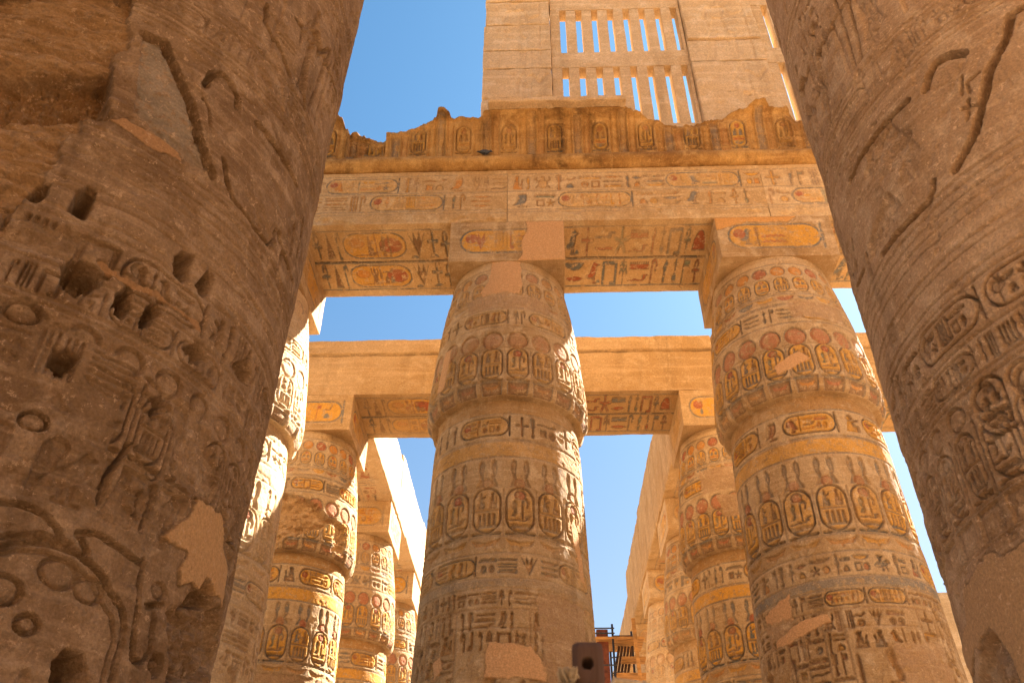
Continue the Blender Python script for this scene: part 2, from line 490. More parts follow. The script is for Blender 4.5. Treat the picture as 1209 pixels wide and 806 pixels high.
    def weather(s, lo=.3, hi=.62, scale=1.6, relief=.0, pits=.003, wave=.006, keep=.15, spall=0.0):
        """wear the paint away in patches, dull the carving, roughen the face"""
        U = s.U[None, :]; V = s.V[:, None]
        n = fbm(U * scale, V * scale, 5, s.seed + 11)
        k = sst(lo, hi, n)
        s.A *= keep + (1 - keep) * k
        if relief:
            n2 = fbm(U * scale * .7, V * scale * .9, 4, s.seed + 91)
            s.H *= 1 - relief * sst(.5, .68, n2)
        s.H += (fbm(U * 2.2, V * 2.2, 3, s.seed + 21) - .5) * 2 * wave
        s.H += (fbm(U * 24, V * 24, 3, s.seed + 22) - .5) * 2 * pits
        if spall:
            sp = fbm(U * 1.1, V * 1.5, 5, s.seed + 25, .6)
            s.H = np.where(sp > .5, s.H * (1 - .35 * sst(.54, .62, sp)), s.H) - spall * sst(.54, .60, sp) * (.6 + .9 * fbm(U * 6, V * 9, 4, s.seed + 26))
        ch = fbm(U * 7, V * 7, 4, s.seed + 23)
        s.H -= .012 * sst(.66, .74, ch)

    def joints(s, zs, us_per=3, w=.006, depth=.012):
        for i, z in enumerate(zs):
            s.hline(z, w, depth, DRK, .35)


# ------------------------------------------------------------------ materials
def N(nt, t, **k):
    n = nt.nodes.new(t)
    for a, b in k.items():
        setattr(n, a, b)
    return n


def stone(name, c1, c2, c3, scale=1.0, bump=.5, rough=.92, grime=.5, fleck=.3):
    """weathered stone: broad tones, blotches, vertical run-off stains, grain; carved pigment comes from the 'pigment' attribute"""
    m = bpy.data.materials.new(name); m.use_nodes = True
    t = m.node_tree; L = t.links
    b = t.nodes['Principled BSDF']
    b.inputs['Roughness'].default_value = rough
    b.inputs['Specular IOR Level'].default_value = .15
    tc = N(t, 'ShaderNodeTexCoord')
    geo = tc.outputs['Object']

    def noise(sc, det=5, rgh=.6, vec=geo, dist=0.0):
        n = N(t, 'ShaderNodeTexNoise'); n.inputs['Scale'].default_value = sc * scale; n.inputs['Detail'].default_value = det
        n.inputs['Roughness'].default_value = rgh; n.inputs['Distortion'].default_value = dist
        L.new(vec, n.inputs['Vector']); return n.outputs['Fac']

    def ramp(f, a, bb):
        r = N(t, 'ShaderNodeMapRange'); r.interpolation_type = 'SMOOTHSTEP'
        r.inputs['From Min'].default_value = a; r.inputs['From Max'].default_value = bb
        L.new(f, r.inputs['Value']); return r.outputs['Result']

    def mix(f, a, bb, bt='MIX', k=None):
        x = N(t, 'ShaderNodeMix', data_type='RGBA', blend_type=bt)
        for s_, v in ((0, f), (6, a), (7, bb)):
            if hasattr(v, 'is_linked') or isinstance(v, bpy.types.NodeSocket):
                L.new(v, x.inputs[s_])
            elif s_ == 0:
                x.inputs[0].default_value = v
            else:
                x.inputs[s_].default_value = (*v, 1)
        return x.outputs[2]

    def mul(a, k):
        x = N(t, 'ShaderNodeMath', operation='MULTIPLY'); L.new(a, x.inputs[0])
        if isinstance(k, (int, float)): x.inputs[1].default_value = k
        else: L.new(k, x.inputs[1])
        return x.outputs[0]
    base = mix(ramp(noise(.55, 6, .62), .36, .64), c1, c2)
    base = mix(mul(ramp(noise(2.6, 6, .68, dist=.6), .47, .68), .75), base, c3)
    st = N(t, 'ShaderNodeMapping'); st.inputs['Scale'].default_value = (2.4, 2.4, .28); L.new(geo, st.inputs['Vector'])
    base = mix(mul(ramp(noise(1.0, 5, .6, st.outputs[0]), .5, .74), grime), base, tuple(x * .5 for x in c2))
    bed = N(t, 'ShaderNodeMapping'); bed.inputs['Scale'].default_value = (.5, .5, 7); L.new(geo, bed.inputs['Vector'])
    base = mix(mul(ramp(noise(1.3, 4, .6, bed.outputs[0], .3), .5, .7), .28), base, tuple(min(1, x * 1.35) for x in c3))
    at = N(t, 'ShaderNodeVertexColor', layer_name='pigment')
    wear = ramp(noise(9, 5, .7), .36, .5)
    solid = N(t, 'ShaderNodeMath', operation='GREATER_THAN'); L.new(at.outputs['Alpha'], solid.inputs[0]); solid.inputs[1].default_value = .97   # mortar repairs are unbroken
    keep = N(t, 'ShaderNodeMath', operation='MAXIMUM'); L.new(wear, keep.inputs[0]); L.new(solid.outputs[0], keep.inputs[1])
    base = mix(mul(at.outputs['Alpha'], keep.outputs[0]), base, at.outputs['Color'])
    grain = noise(34, 4, .7)
    g2 = mix(1.0, (.55, .55, .55), (1.42, 1.42, 1.42)); 
    gm = N(t, 'ShaderNodeMapRange'); gm.inputs['From Min'].default_value = .3; gm.inputs['From Max'].default_value = .7
    gm.inputs['To Min'].default_value = .76; gm.inputs['To Max'].default_value = 1.22; L.new(grain, gm.inputs['Value'])
    vm = N(t, 'ShaderNodeVectorMath', operation='SCALE'); L.new(base, vm.inputs[0]); L.new(gm.outputs[0], vm.inputs['Scale'])
    fl = ramp(noise(11, 5, .8), .57, .66)
    base = mix(mul(fl, fleck), vm.outputs[0], tuple(min(1, x * 1.5) for x in c3))
    L.new(base, b.inputs['Base Color'])
    bp = N(t, 'ShaderNodeBump'); bp.inputs['Strength'].default_value = bump; bp.inputs['Distance'].default_value = .02
    ad = N(t, 'ShaderNodeMath', operation='ADD'); L.new(noise(26, 6, .72), ad.inputs[0]); L.new(mul(noise(7, 5, .65), 1.6), ad.inputs[1])
    L.new(ad.outputs[0], bp.inputs['Height']); L.new(bp.outputs[0], b.inputs['Normal'])
    return m


def plain(name, c, rough=.7, sc=12, var=.35, metal=0.0, stretch=(1, 1, 1), c2=None):
    m = bpy.data.materials.new(name); m.use_nodes = True
    t = m.node_tree; L = t.links; b = t.nodes['Principled BSDF']
    b.inputs['Roughness'].default_value = rough; b.inputs['Metallic'].default_value = metal
    tc = N(t, 'ShaderNodeTexCoord'); mp = N(t, 'ShaderNodeMapping'); mp.inputs['Scale'].default_value = stretch
    L.new(tc.outputs['Object'], mp.inputs['Vector'])
    n = N(t, 'ShaderNodeTexNoise'); n.inputs['Scale'].default_value = sc; n.inputs['Detail'].default_value = 6; n.inputs['Roughness'].default_value = .65
    L.new(mp.outputs[0], n.inputs['Vector'])
    r = N(t, 'ShaderNodeValToRGB'); r.color_ramp.elements[0].position = .35; r.color_ramp.elements[1].position = .65
    r.color_ramp.elements[0].color = (*[x * (1 - var) for x in c], 1); r.color_ramp.elements[1].color = (*(c2 or [min(1, x * (1 + var)) for x in c]), 1)
    L.new(n.outputs['Fac'], r.inputs['Fac']); L.new(r.outputs[0], b.inputs['Base Color'])
    bp = N(t, 'ShaderNodeBump'); bp.inputs['Strength'].default_value = .35; bp.inputs['Distance'].default_value = .01
    L.new(n.outputs['Fac'], bp.inputs['Height']); L.new(bp.outputs[0], b.inputs['Normal'])
    return m


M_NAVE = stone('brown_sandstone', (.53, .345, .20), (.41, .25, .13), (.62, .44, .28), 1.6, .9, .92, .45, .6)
M_NAVE_SHADED = stone('shaded_brown_sandstone', (.30, .182, .094), (.20, .113, .053), (.42, .275, .16), 1.6, .9, .92, .45, .6)  # nave stone again, with the left giant's shade put into the colour
M_COL = stone('painted_sandstone', (.45, .30, .155), (.34, .205, .09), (.55, .40, .24), 1.2, .8)
M_WALL = stone('golden_sandstone', (.53, .36, .19), (.45, .285, .13), (.60, .44, .26), .8, .6)
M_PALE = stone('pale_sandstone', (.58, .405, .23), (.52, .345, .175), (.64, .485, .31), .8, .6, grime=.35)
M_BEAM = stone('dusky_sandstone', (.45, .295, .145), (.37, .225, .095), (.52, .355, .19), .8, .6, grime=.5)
M_CORN = stone('stained_sandstone', (.47, .265, .085), (.25, .125, .04), (.55, .34, .13), 1.0, .7, grime=.9)


# ------------------------------------------------------------------ mesh helpers
def link(name, me, mat, parent=None):
    o = bpy.data.objects.new(name, me)
    COL.objects.link(o)
    if mat: me.materials.append(mat)
    if parent is not None:
        o.parent = parent
    return o


def mesh_np(name, V, F, mat, parent=None, rgba=None, smooth=True, tris=None):
    me = bpy.data.meshes.new(name)
    V = np.ascontiguousarray(V, np.float32); F = np.ascontiguousarray(F, np.int32)
    me.vertices.add(len(V)); me.vertices.foreach_set('co', V.ravel())
    k = F.shape[1]
    me.loops.add(F.size); me.loops.foreach_set('vertex_index', F.ravel())
    me.polygons.add(len(F)); me.polygons.foreach_set('loop_start', np.arange(0, F.size, k, dtype=np.int32))
    try:
        me.polygons.foreach_set('loop_total', np.full(len(F), k, np.int32))
    except Exception:
        pass
    me.update(calc_edges=True)
    me.polygons.foreach_set('use_smooth', np.full(len(F), smooth, bool))
    at = me.color_attributes.new('pigment', 'FLOAT_COLOR', 'POINT')
    if rgba is None:
        rgba = np.zeros((len(V), 4), np.float32)
    at.data.foreach_set('color', np.ascontiguousarray(rgba, np.float32).ravel())
    return link(name, me, mat, parent)


def grid_faces(nu, nv, wrap=False, off=0):
    i = np.arange(nu if wrap else nu - 1); j = np.arange(nv - 1)
    I, J = np.meshgrid(i, j); I2 = (I + 1) % nu
    return (np.stack([J * nu + I, J * nu + I2, (J + 1) * nu + I2, (J + 1) * nu + I], -1).reshape(-1, 4) + off)


def rgba_of(c):
    return np.concatenate([c.C.reshape(-1, 3), c.A.reshape(-1, 1)], 1)


def tag(o, label=None, cat=None, group=None, kind=None):
    if label: o['label'] = label
    if cat: o['category'] = cat
    if group: o['group'] = group
    if kind: o['kind'] = kind
    return o


def empty(name, loc, label, cat, group=None):
    o = bpy.data.objects.new(name, None); COL.objects.link(o); o.location = loc
    o.empty_display_size = .3
    return tag(o, label, cat, group)


def rstone(lo, hi, step, r=.03, seed=0, faces=None, rough=.008):
    """a dressed stone block with worn arrises. faces: dict side -> function(canvas) carving that side.
    sides: front(-Y) back(+Y) left(-X) right(+X) top bottom. returns verts, quads, rgba"""
    lo = np.array(lo, float); hi = np.array(hi, float)
    Vs, Fs, Cs = [], [], []; off = 0
    faces = faces or {}

    def lin(a, b, st):
        return np.linspace(a, b, max(2, int(round((b - a) / st)) + 1))
    spec = dict(front=(0, 2, 1, lo[1], -1), back=(0, 2, 1, hi[1], 1), left=(1, 2, 0, lo[0], -1), right=(1, 2, 0, hi[0], 1), top=(0, 1, 2, hi[2], 1), bottom=(0, 1, 2, lo[2], -1))
    for sname, (ia, ib, ic, cval, sg) in spec.items():
        st = step if sname in faces else max(step * 3, .06)
        fine = faces.get(sname)
        U = lin(lo[ia], hi[ia], st); V = lin(lo[ib], hi[ib], st)
        bot = sname == 'bottom'
        c = Canvas(U, -V[::-1] if bot else V, seed + 7)     # undersides read with the head of the signs towards the nave
        if fine:
            fine(c)
        if bot:
            c.H = c.H[::-1].copy(); c.C = c.C[::-1].copy(); c.A = c.A[::-1].copy()
        UU, VV = np.meshgrid(U, V)
        P = np.zeros((UU.size, 3)); P[:, ia] = UU.ravel(); P[:, ib] = VV.ravel(); P[:, ic] = cval
        edge = np.minimum(np.minimum(UU - U[0], U[-1] - UU), np.minimum(VV - V[0], V[-1] - VV)).ravel()
        n = fbm3(P * 2.3 + 11, 4, seed)
        rr = np.clip(r * (.35 + 3.2 * np.clip(n - .42, 0, 1)), .004, .45 * float((hi - lo).min()))[:, None]
        q = np.clip(P, lo + rr, hi - rr)
        dv = P - q; ln = np.linalg.norm(dv, axis=1, keepdims=True)
        P = q + dv / np.maximum(ln, 1e-9) * np.minimum(rr, ln)
        nrm = np.zeros(3); nrm[ic] = sg
        P = P + nrm * (c.H.ravel() * sst(0, 2 * st, edge))[:, None]
        P = P + (np.stack([fbm3(P * 3 + k * 9, 2, seed + k) for k in (1, 2, 3)], 1) - .5) * 2 * rough
        Vs.append(P); Cs.append(rgba_of(c))
        f = grid_faces(len(U), len(V), False, off)
        flip = {'front': False, 'back': True, 'left': True, 'right': False, 'top': False, 'bottom': True}[sname]
        Fs.append(f[:, ::-1] if flip else f)
        off += len(P)
    return np.concatenate(Vs), np.concatenate(Fs), np.concatenate(Cs)


def block(name, lo, hi, step, mat, parent=None, r=.03, seed=0, faces=None, origin=None, rough=.008):
    V, F, Cc = rstone(lo, hi, step, r, seed, faces, rough)
    og = np.array(origin if origin is not None else (0, 0, 0))
    o = mesh_np(name, V - og, F, mat, parent, Cc)
    if origin is not None:
        o.location = origin
    return o


def merge(parts):
    Vs, Fs, Cs = [], [], []; off = 0
    for V, F, Cc in parts:
        Vs.append(V); Fs.append(F + off); Cs.append(Cc); off += len(V)
    return np.concatenate(Vs), np.concatenate(Fs), np.concatenate(Cs)


# ------------------------------------------------------------------ layout (metres, fitted to the photograph)
X1, SP, Y1, AB, WD = -0.54, 5.309, 13.2, 1.14, 1.128
ZC, ZA, ZT = 12.79, 13.86, 15.41
ROWY = [13.2, 19.39, 25.5, 31.3, 37.3, 43.3, 49.3]
XL3, XR3 = -5.83, 5.16          # the two side lines that run away from the nave

# ------------------------------------------------------------------ ground
gs = 600
me = bpy.data.meshes.new('ground')
me.from_pydata([(-gs, -gs, 0), (gs, -gs, 0), (gs, gs, 0), (-gs, gs, 0)], [], [(0, 1, 2, 3)])
tag(link('ground', me, plain('sand', (.27, .18, .10), .95, 1.2, .18)), kind='structure')

# ------------------------------------------------------------------ bud columns
PROF = np.array([(0.40, 1.22), (0.8, 1.30), (1.6, 1.37), (2.6, 1.42), (4, 1.43), (5, 1.42), (6, 1.39), (7, 1.355), (8, 1.33), (8.9, 1.305), (9.25, 1.275), (9.47, 1.24), (9.475, 1.26), (9.49, 1.37), (9.52, 1.42), (9.59, 1.452), (9.70, 1.474), (9.88, 1.478),
                 (10.05, 1.468), (10.5, 1.432), (11, 1.385), (11.5, 1.328), (12, 1.255), (12.5, 1.17), (12.79, 1.12)])
UR = 1.4


def front_dense(n_front, n_back, half=1.75):
    """angles round the shaft, dense on the nave side (-Y), closing at the far side"""
    a = np.linspace(-half, half, n_front); b = np.linspace(half, 2 * PI - half, n_back + 2)[1:-1]
    t = np.concatenate([b[b > PI] - 2 * PI, a, b[b <= PI]])
    return t      # 0 = towards -Y, positive towards +X


def bud_canvas(U, V, seed, wear, colour, scene=True, patches=()):
    c = Canvas(U, V, seed)
    C_ = UR * 2 * PI; u0, u1 = -PI * UR, PI * UR
    D = .052
    p = colour
    pal = [YEL, RED, BLU, BRN, ORA]
    c.band(11.74, 12.56, CRM, .3 * p); c.band(10.98, 11.42, CRM, .42 * p); c.band(9.72, 10.95, CRM, .3 * p)
    c.band(8.68, 9.18, CRM, .5 * p); c.band(6.96, 8.34, CRM, .42 * p); c.band(6.30, 6.69, CRM, .3 * p)
    # top: discs over small cartouches
    n = 22; w = C_ / n
    for i in range(n):
        u = u0 + (i + .5) * w
        c.disc(u, 12.36, .16, .14, D * .8, ORA if i % 3 else RED, .95 * p, BLU, .8)
        c.vcart(u - .42 * w, 11.74, u + .42 * w, 12.17, D * .7, 2 if i % 2 else 1, YEL, .85 * p)
    c.hline(11.70, .012, .012, BLU, .7 * p); c.hline(11.46, .012, .012, BLU, .7 * p)
    c.hline(12.56, .014, .014, BLU, .6 * p)
    for i in range(n):
        u = u0 + (i + .5) * w
        c.stamp('wings' if i % 2 else 'basket', u - .42 * w, 11.50, u + .42 * w, 11.67, D * .6, pal[i % 3], .8 * p)
    # text band with cartouches
    c.text(u0, u1, 11.03, 11.38, D * 1.2, pal, .85 * p, BLU, .3, YEL, 2.6)
    c.hline(11.42, .012, .014, BLU, .6 * p); c.hline(10.97, .014, .014, BLU, .6 * p)
    # big discs over cartouches
    n = 20; w = C_ / n
    for i in range(n):
        u = u0 + (i + .5) * w
        c.disc(u, 10.64, .185, .2, D, (.40, .15, .075), .8 * p, BLU if p > .5 else BRN, .8)
        c.vcart(u - .46 * w, 9.72, u + .46 * w, 10.44, D, i % 2, YEL, .8 * p)
        c.vline(u + .5 * w, 9.72, 10.40, .012, .012, BLU, .4 * p)
        c.poly([(u - .40 * w, 9.71), (u + .40 * w, 9.71), (u + .38 * w, 9.50), (u - .38 * w, 9.50)], D, BRN, .75, BLU, .2)
        c.stamp('wings', u - .3 * w, 9.52, u + .3 * w, 9.69, D * .5, ORA if i % 2 else RED, .8 * p)
    c.hline(9.72, .012, .014, BLU, .6 * p)
    # below the lip
    c.band(9.20, 9.47, (.36, .19, .06), .3 + .4 * p)  # ochre-brown neck paint, darkened to carry the lip's shadow as well
    c.text(u0, u1, 8.73, 9.14, D * 1.2, pal, .85 * p, BLU, .3, YEL, 2.4)
    c.hline(9.18, .013, .014, BLU, .7 * p); c.hline(8.67, .013, .014, BLU, .7 * p)
    c.band(8.36, 8.62, YEL, .85 * p); c.hline(8.34, .014, .014, BLU, .8 * p)
    # rearing cobras with discs, then tall cartouches
    n = 16; w = C_ / n
    for i in range(n):
        u = u0 + (i + .5) * w
        c.stamp('uraeus', u - .40 * w, 7.80, u - .05 * w, 8.30, D * .9, BLU, .8 * p)
        c.stamp('uraeus', u + .05 * w, 7.80, u + .40 * w, 8.30, D * .9, BLU, .8 * p, None, True)
        c.disc(u, 7.86, .095, .095, D * .8, RED, .85 * p, None, .8)
        c.vcart(u - .47 * w, 6.98, u + .47 * w, 7.78, D * 1.15, i % 2, YEL, .95 * p)
        c.stamp('wings', u - .42 * w, 6.72, u + .42 * w, 6.94, D * .8, ORA if i % 2 else YEL, .7 * p)
        c.vline(u + .5 * w, 6.98, 7.75, .012, .014, BLU, .5 * p)
    c.hline(6.96, .013, .014, BLU, .6 * p); c.hline(6.69, .013, .014, BLU, .6 * p)
    c.text(u0, u1, 6.33, 6.65, D * 1.2, pal, .75 * p, BLU, .25, YEL, 2.6)
    c.hline(6.30, .012, .016, BLU, .6 * p)
    c.band(6.16, 6.28, BLU, .75 * p); c.hline(6.14, .012, .016, BLU, .6 * p)
    if scene:
        # register of kings and gods with short columns of text
        u = u0 + c.rng.uniform(0, .4); k = 0
        while u < u1 - 1.2:
            g = ['god', 'throne', 'goddess', 'god'][c.rng.integers(4)]
            fl = c.rng.random() < .5
            c.stamp(g, u, 3.15, u + 1.05, 5.25, D * 1.5, ORA, .3 * p, BRN, fl, .35)
            c.text(u, u + 1.0, 5.25, 5.52, D * 1.4, pal, .6 * p, BRN, 0); c.text(u, u + 1.0, 5.54, 5.81, D * 1.4, pal, .6 * p, BRN, 0)
            nc = 2 + k % 2
            for j in range(nc):
                uu = u + 1.08 + j * .30
                v_ = 5.54
                while v_ > (4.2 if j % 2 else 3.3):
                    c.quadrat(uu, v_, uu + .26, v_ + .26, D * 1.4, pal, .6 * p, BRN); v_ -= .29
                c.vline(uu - .02, 3.2, 5.82, .009, .03, BRN, .5)
            c.vline(u + 1.08 + nc * .30 - .02, 3.2, 5.82, .009, .03, BRN, .5)
            c.hline(5.57, .008, .02, BRN, .4, u, u + 1.05)
            u += 1.1 + nc * .30; k += 1
        c.hline(5.84, .012, .016, BRN, .5); c.text(u0, u1, 5.88, 6.12, D * 1.2, pal, .6 * p, BRN, .2, YEL, 2.5)
        c.hline(3.05, .014, .016, BRN, .5)
        n = 14; w = C_ / n
        for i in range(n):      # sheath leaves round the foot
            uu = u0 + (i + .5) * w
            c.groove([(uu - .48 * w, .45), (uu - .3 * w, 1.6), (uu, 2.75), (uu + .3 * w, 1.6), (uu + .48 * w, .45)], .014, .018)
    # courses
    c.joints([4.55, 5.95 + .07, 7.66, 8.645, 10.42 + .03, 11.44])
    c.weather(.28, .55, .9, wear, .0035, .008, .5)
    for q in patches:
        if q[0] == 'plaster': c.patch(q[1])
        elif q[0] == 'rough': c.rough(q[1], .13, .14, 2.4, 4.5, (.48, .28, .12), .5, .1)
        elif q[0] == 'hole': c.hole(q[1], .14)
        elif q[0] == 'worn':
            c.rough(q[1], .012, .02, 6, 8, (.36, .22, .12), .6, .05)
    return c


def bud_column(x, y, label, seed, step, mat, rs=1.0, wear=.5, colour=1.0, patches=(), group='papyrus bud columns of the side aisle', cap=True):
    root = empty('papyrus_bud_column', (x, y, 0), label, 'column', group)
    du = -math.atan2(x, y) * UR
    patches = [(k_, [(a_ + du, b_) for a_, b_ in q_]) for k_, q_ in patches]
    th = front_dense(int(3.5 * UR / step), int(2.78 * UR / (step * 3)))
    V = np.concatenate([np.arange(.4, 3.6, step * 2.5), np.arange(3.6, 9.3, step), np.arange(9.3, 9.465, .012), np.arange(9.465, 9.53, .005), np.arange(9.53, 9.62, .010), np.arange(9.62, 12.79, step), [12.79]])
    c = bud_canvas(th * UR, V, seed, wear, colour, True, patches)
    Rz = np.interp(V, PROF[:, 0], PROF[:, 1])[:, None] * rs
    r = Rz + c.H
    T = th[None, :]
    P = np.stack([r * np.sin(T), -r * np.cos(T), V[:, None] + 0 * T], -1).reshape(-1, 3)
    mesh_np('shaft', P, grid_faces(len(th), len(V), True), mat, root, rgba_of(c))
    # low round plinth
    pv = np.array([(1.0, .0), (1.72, .0), (1.75, .03), (1.75, .3), (1.68, .38), (1.1, .41)])
    ta = np.linspace(0, 2 * PI, 65)[:-1]
    P = np.concatenate([np.stack([a * np.sin(ta), -a * np.cos(ta), 0 * ta + b], 1) for a, b in pv])
    mesh_np('plinth', P, grid_faces(64, len(pv), True), mat, root)
    return root


ABP = [YEL, RED, BLU, BRN, YEL]


def abacus(parent, x, y, seed, step, mat, front=None, sides=True, half=AB, depth=WD, dx=0.0):
    def fr(c):
        c.hcart(x - half * .84, ZC + .2, x + half * .84, ZA - .17, .02, ABP, YEL, .85)
        c.weather(.3, .6, 1.2, .3, .003, .004, .3)
        if front: front(c)

    def sd_(c):
        c.hcart(y - depth * .8, ZC + .22, y + depth * .8, ZA - .2, .02, ABP, YEL, .6)
        c.weather(.35, .6, 1.5, .3, .003, .004, .3)
    f = dict(front=fr)
    if sides:
        f['left'] = sd_; f['right'] = sd_
    o = block('abacus', (x - half, y - depth, ZC + .002), (x + half, y + depth, ZA), step, mat, None, .014, seed, f)
    o.parent = parent; o.location = (-x, -y, 0)
    return o


cam_p = {-1: 0, 0: 1, 1: 2}
# row nearest the nave
pc = [('plaster', [(-.42, 12.9), (.28, 12.9), (.30, 12.2), (.22, 11.85), (-.15, 11.78), (-.55, 11.74), (-.62, 11.95), (-.45, 12.2)]),
      ('plaster', [(-.25, 5.38), (.36, 5.33), (.52, 5.15), (.75, 4.86), (-.30, 4.88)]),
      ('plaster', [(-1.35, 10.8), (-1.15, 10.75), (-1.2, 9.9), (-1.45, 9.85)]),
      ('plaster', [(1.18, 7.35), (1.3, 7.5), (1.45, 7.2), (1.55, 6.5), (1.4, 6.5)]),
      ('plaster', [(-1.15, 5.2), (-1.0, 5.25), (-.95, 5.05), (-1.1, 4.95)]),
      ('worn', [(-.9, 11.8), (-.1, 11.86), (.9, 11.75), (.85, 11.45), (-.8, 11.4)]),
      ('worn', [(.45, 6.1), (1.4, 6.1), (1.5, 4.7), (.6, 4.7)])]
col_c = bud_column(X1, Y1, 'big carved column in the middle, plaster patch under its block, between the two dark giant columns', 3, .0135, M_COL, 1.0, .25, .42, pc)
col_r = bud_column(X1 + SP, Y1, 'brightly painted column with yellow cartouches, beside the right giant column', 8, .0135, M_COL, 1.0, .2, .85,
                   [('plaster', [(-1.35, 6.05), (-.75, 6.2), (-.75, 5.8), (-1.35, 5.75)]), ('worn', [(-1.4, 5.9), (-.8, 5.85), (-.75, 5.6), (-1.3, 5.5)]),
                    ('plaster', [(-.2, 10.05), (.25, 10.3), (.45, 10.1), (-.15, 9.85)]), ('plaster', [(-1.3, 5.55), (-.75, 5.75), (-.2, 5.8), (-.2, 5.68), (-.9, 5.5)]),
                    ('plaster', [(.5, 4.8), (1.1, 4.95), (1.5, 4.7), (1.2, 4.5), (.6, 4.5)]),
                    ('worn', [(.5, 5.3), (1.4, 5.4), (1.5, 4.6), (.6, 4.5)]),
                    ('worn', [(.3, 11.5), (1.5, 11.5), (1.4, 11.05), (.3, 11.1)]),
                    ('hole', [(-1.28, 5.62), (-1.18, 5.64), (-1.17, 5.52), (-1.27, 5.5)]), ('hole', [(1.42, 5.9), (1.55, 5.95), (1.58, 5.75), (1.45, 5.72)])])
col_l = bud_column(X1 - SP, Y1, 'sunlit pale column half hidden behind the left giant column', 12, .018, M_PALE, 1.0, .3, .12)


def ab_front_c(c):
    c.patch([(X1 + .36, ZA + .1), (X1 + 1.3, ZA + .1), (X1 + 1.3, ZC - .1), (X1 + .12, ZC - .1), (X1 + .3, ZC + .15), (X1 + .28, ZC + .5), (X1 + .4, ZC + .8)], .01, PLA, .02)


def ab_front_r(c):
    x = X1 + SP
    c.patch([(x - 1.3, ZA + .1), (x + .6, ZA + .1), (x + .3, ZA - .16), (x - .5, ZA - .14), (x - .75, ZA - .2), (x - 1.3, ZA - .42)], .004, (.55, .28, .09), .03)


abacus(col_c, X1, Y1, 21, .016, M_COL, ab_front_c)
abacus(col_r, X1 + SP, Y1, 22, .016, M_COL, ab_front_r)
abacus(col_l, X1 - SP, Y1, 23, .02, M_COL)

# columns of the same row that stand behind the two giants
for sx_, lab_ in ((-2, 'front row column wholly behind the left giant column'), (2, 'front row column wholly behind the right giant column')):
    r_ = col_l.copy(); COL.objects.link(r_); r_.location = (X1 + sx_ * SP, Y1, 0); r_['label'] = lab_
    for ch_ in list(col_l.children):
        if ch_.name.startswith('abacus'):
            continue
        k_ = ch_.copy(); COL.objects.link(k_); k_.parent = r_
    abacus(r_, X1 + sx_ * SP, Y1, 24, .06, M_PALE, None, False)
# second row
XR2 = {-1: -5.93, 0: X1, 1: 4.84, 2: 11.9}
r2 = {}
r2[-1] = bud_column(XR2[-1], ROWY[1], 'column with a broken rough capital, second row, right of the sunlit pale column', 31, .019, M_COL, .965, .3, .95,
                    [('rough', [(-1.4, 10.95), (-.3, 10.85), (.35, 10.6), (.75, 10.35), (.5, 10.1), (.1, 9.95), (-.3, 9.75), (-.7, 9.5), (-1.5, 9.45)]), ('rough', [(.75, 10.4), (1.15, 10.3), (1.2, 9.7), (.85, 9.65)]),
                     ('worn', [(-1.4, 6.75), (1.5, 6.75), (1.5, 6.0), (-1.4, 6.1)])])
r2[1] = bud_column(XR2[1], ROWY[1], 'bright yellow painted column in the second row, left of the painted front column', 37, .019, M_COL, .96, .2, 1.0,
                   [('worn', [(-.75, 11.6), (.35, 11.55), (.35, 10.95), (-.7, 10.9)]), ('worn', [(-.3, 10.8), (.8, 10.8), (.8, 10.2), (-.2, 10.2)])])
for k, lab in ((-1, 0), (1, 0)):
    abacus(r2[k], X1 + k * SP, ROWY[1], 40 + k, .02, M_BEAM)
for k in (0, 2):
    lab = {0: 'second row column hidden directly behind the middle carved column', 2: 'second row column wholly behind the right giant column'}[k]
    r2[k] = bud_column(XR2[k], ROWY[1], lab, 50 + k, .04, M_COL, .93, .3, .9)
    abacus(r2[k], X1 if k == 0 else XR2[2], ROWY[1], 52 + k, .05, M_WALL)
# side lines running away
far = [(XL3, 2, 'left far column with red discs under its block, behind the broken capital'), (XL3, 3, 'most distant left column, a sliver beside the middle carved column'),
       (XR3, 2, 'right far column with a faded painted shaft, third row behind the bright yellow column'), (XR3, 3, 'pale worn right column, fourth row, nearest the scaffold'),
       (XR3, 4, 'right column in the fifth row, behind the scaffold'), (XR3, 5, 'most distant right column, sixth row')]
for i, (x, k, lab) in enumerate(far):
    o = bud_column(x, ROWY[k], lab, 60 + i, .026, M_COL if i < 3 else M_PALE, .96, .3, (1, 1, .75, .3, .3, .3)[i])
    abacus(o, x, ROWY[k], 64 + i, .03, M_WALL)


# ------------------------------------------------------------------ beams
def text_rows(c, u0, u1, v0, v1, rows, pal, a, depth, cart=.08, rule=BLU, cw=3.4):
    h = (v1 - v0) / rows
    for i in range(rows):
        c.text(u0, u1, v0 + i * h + .04 * h, v0 + (i + .94) * h, depth, pal, a, BRN, cart, YEL, cw, .08, .35)
        c.hline(v0 + i * h, .012, .012, rule, .6 * a)
    c.hline(v1, .012, .012, rule, .6 * a)


SOFP = [BLU, RED, DRK, BLU, BRN, RED]


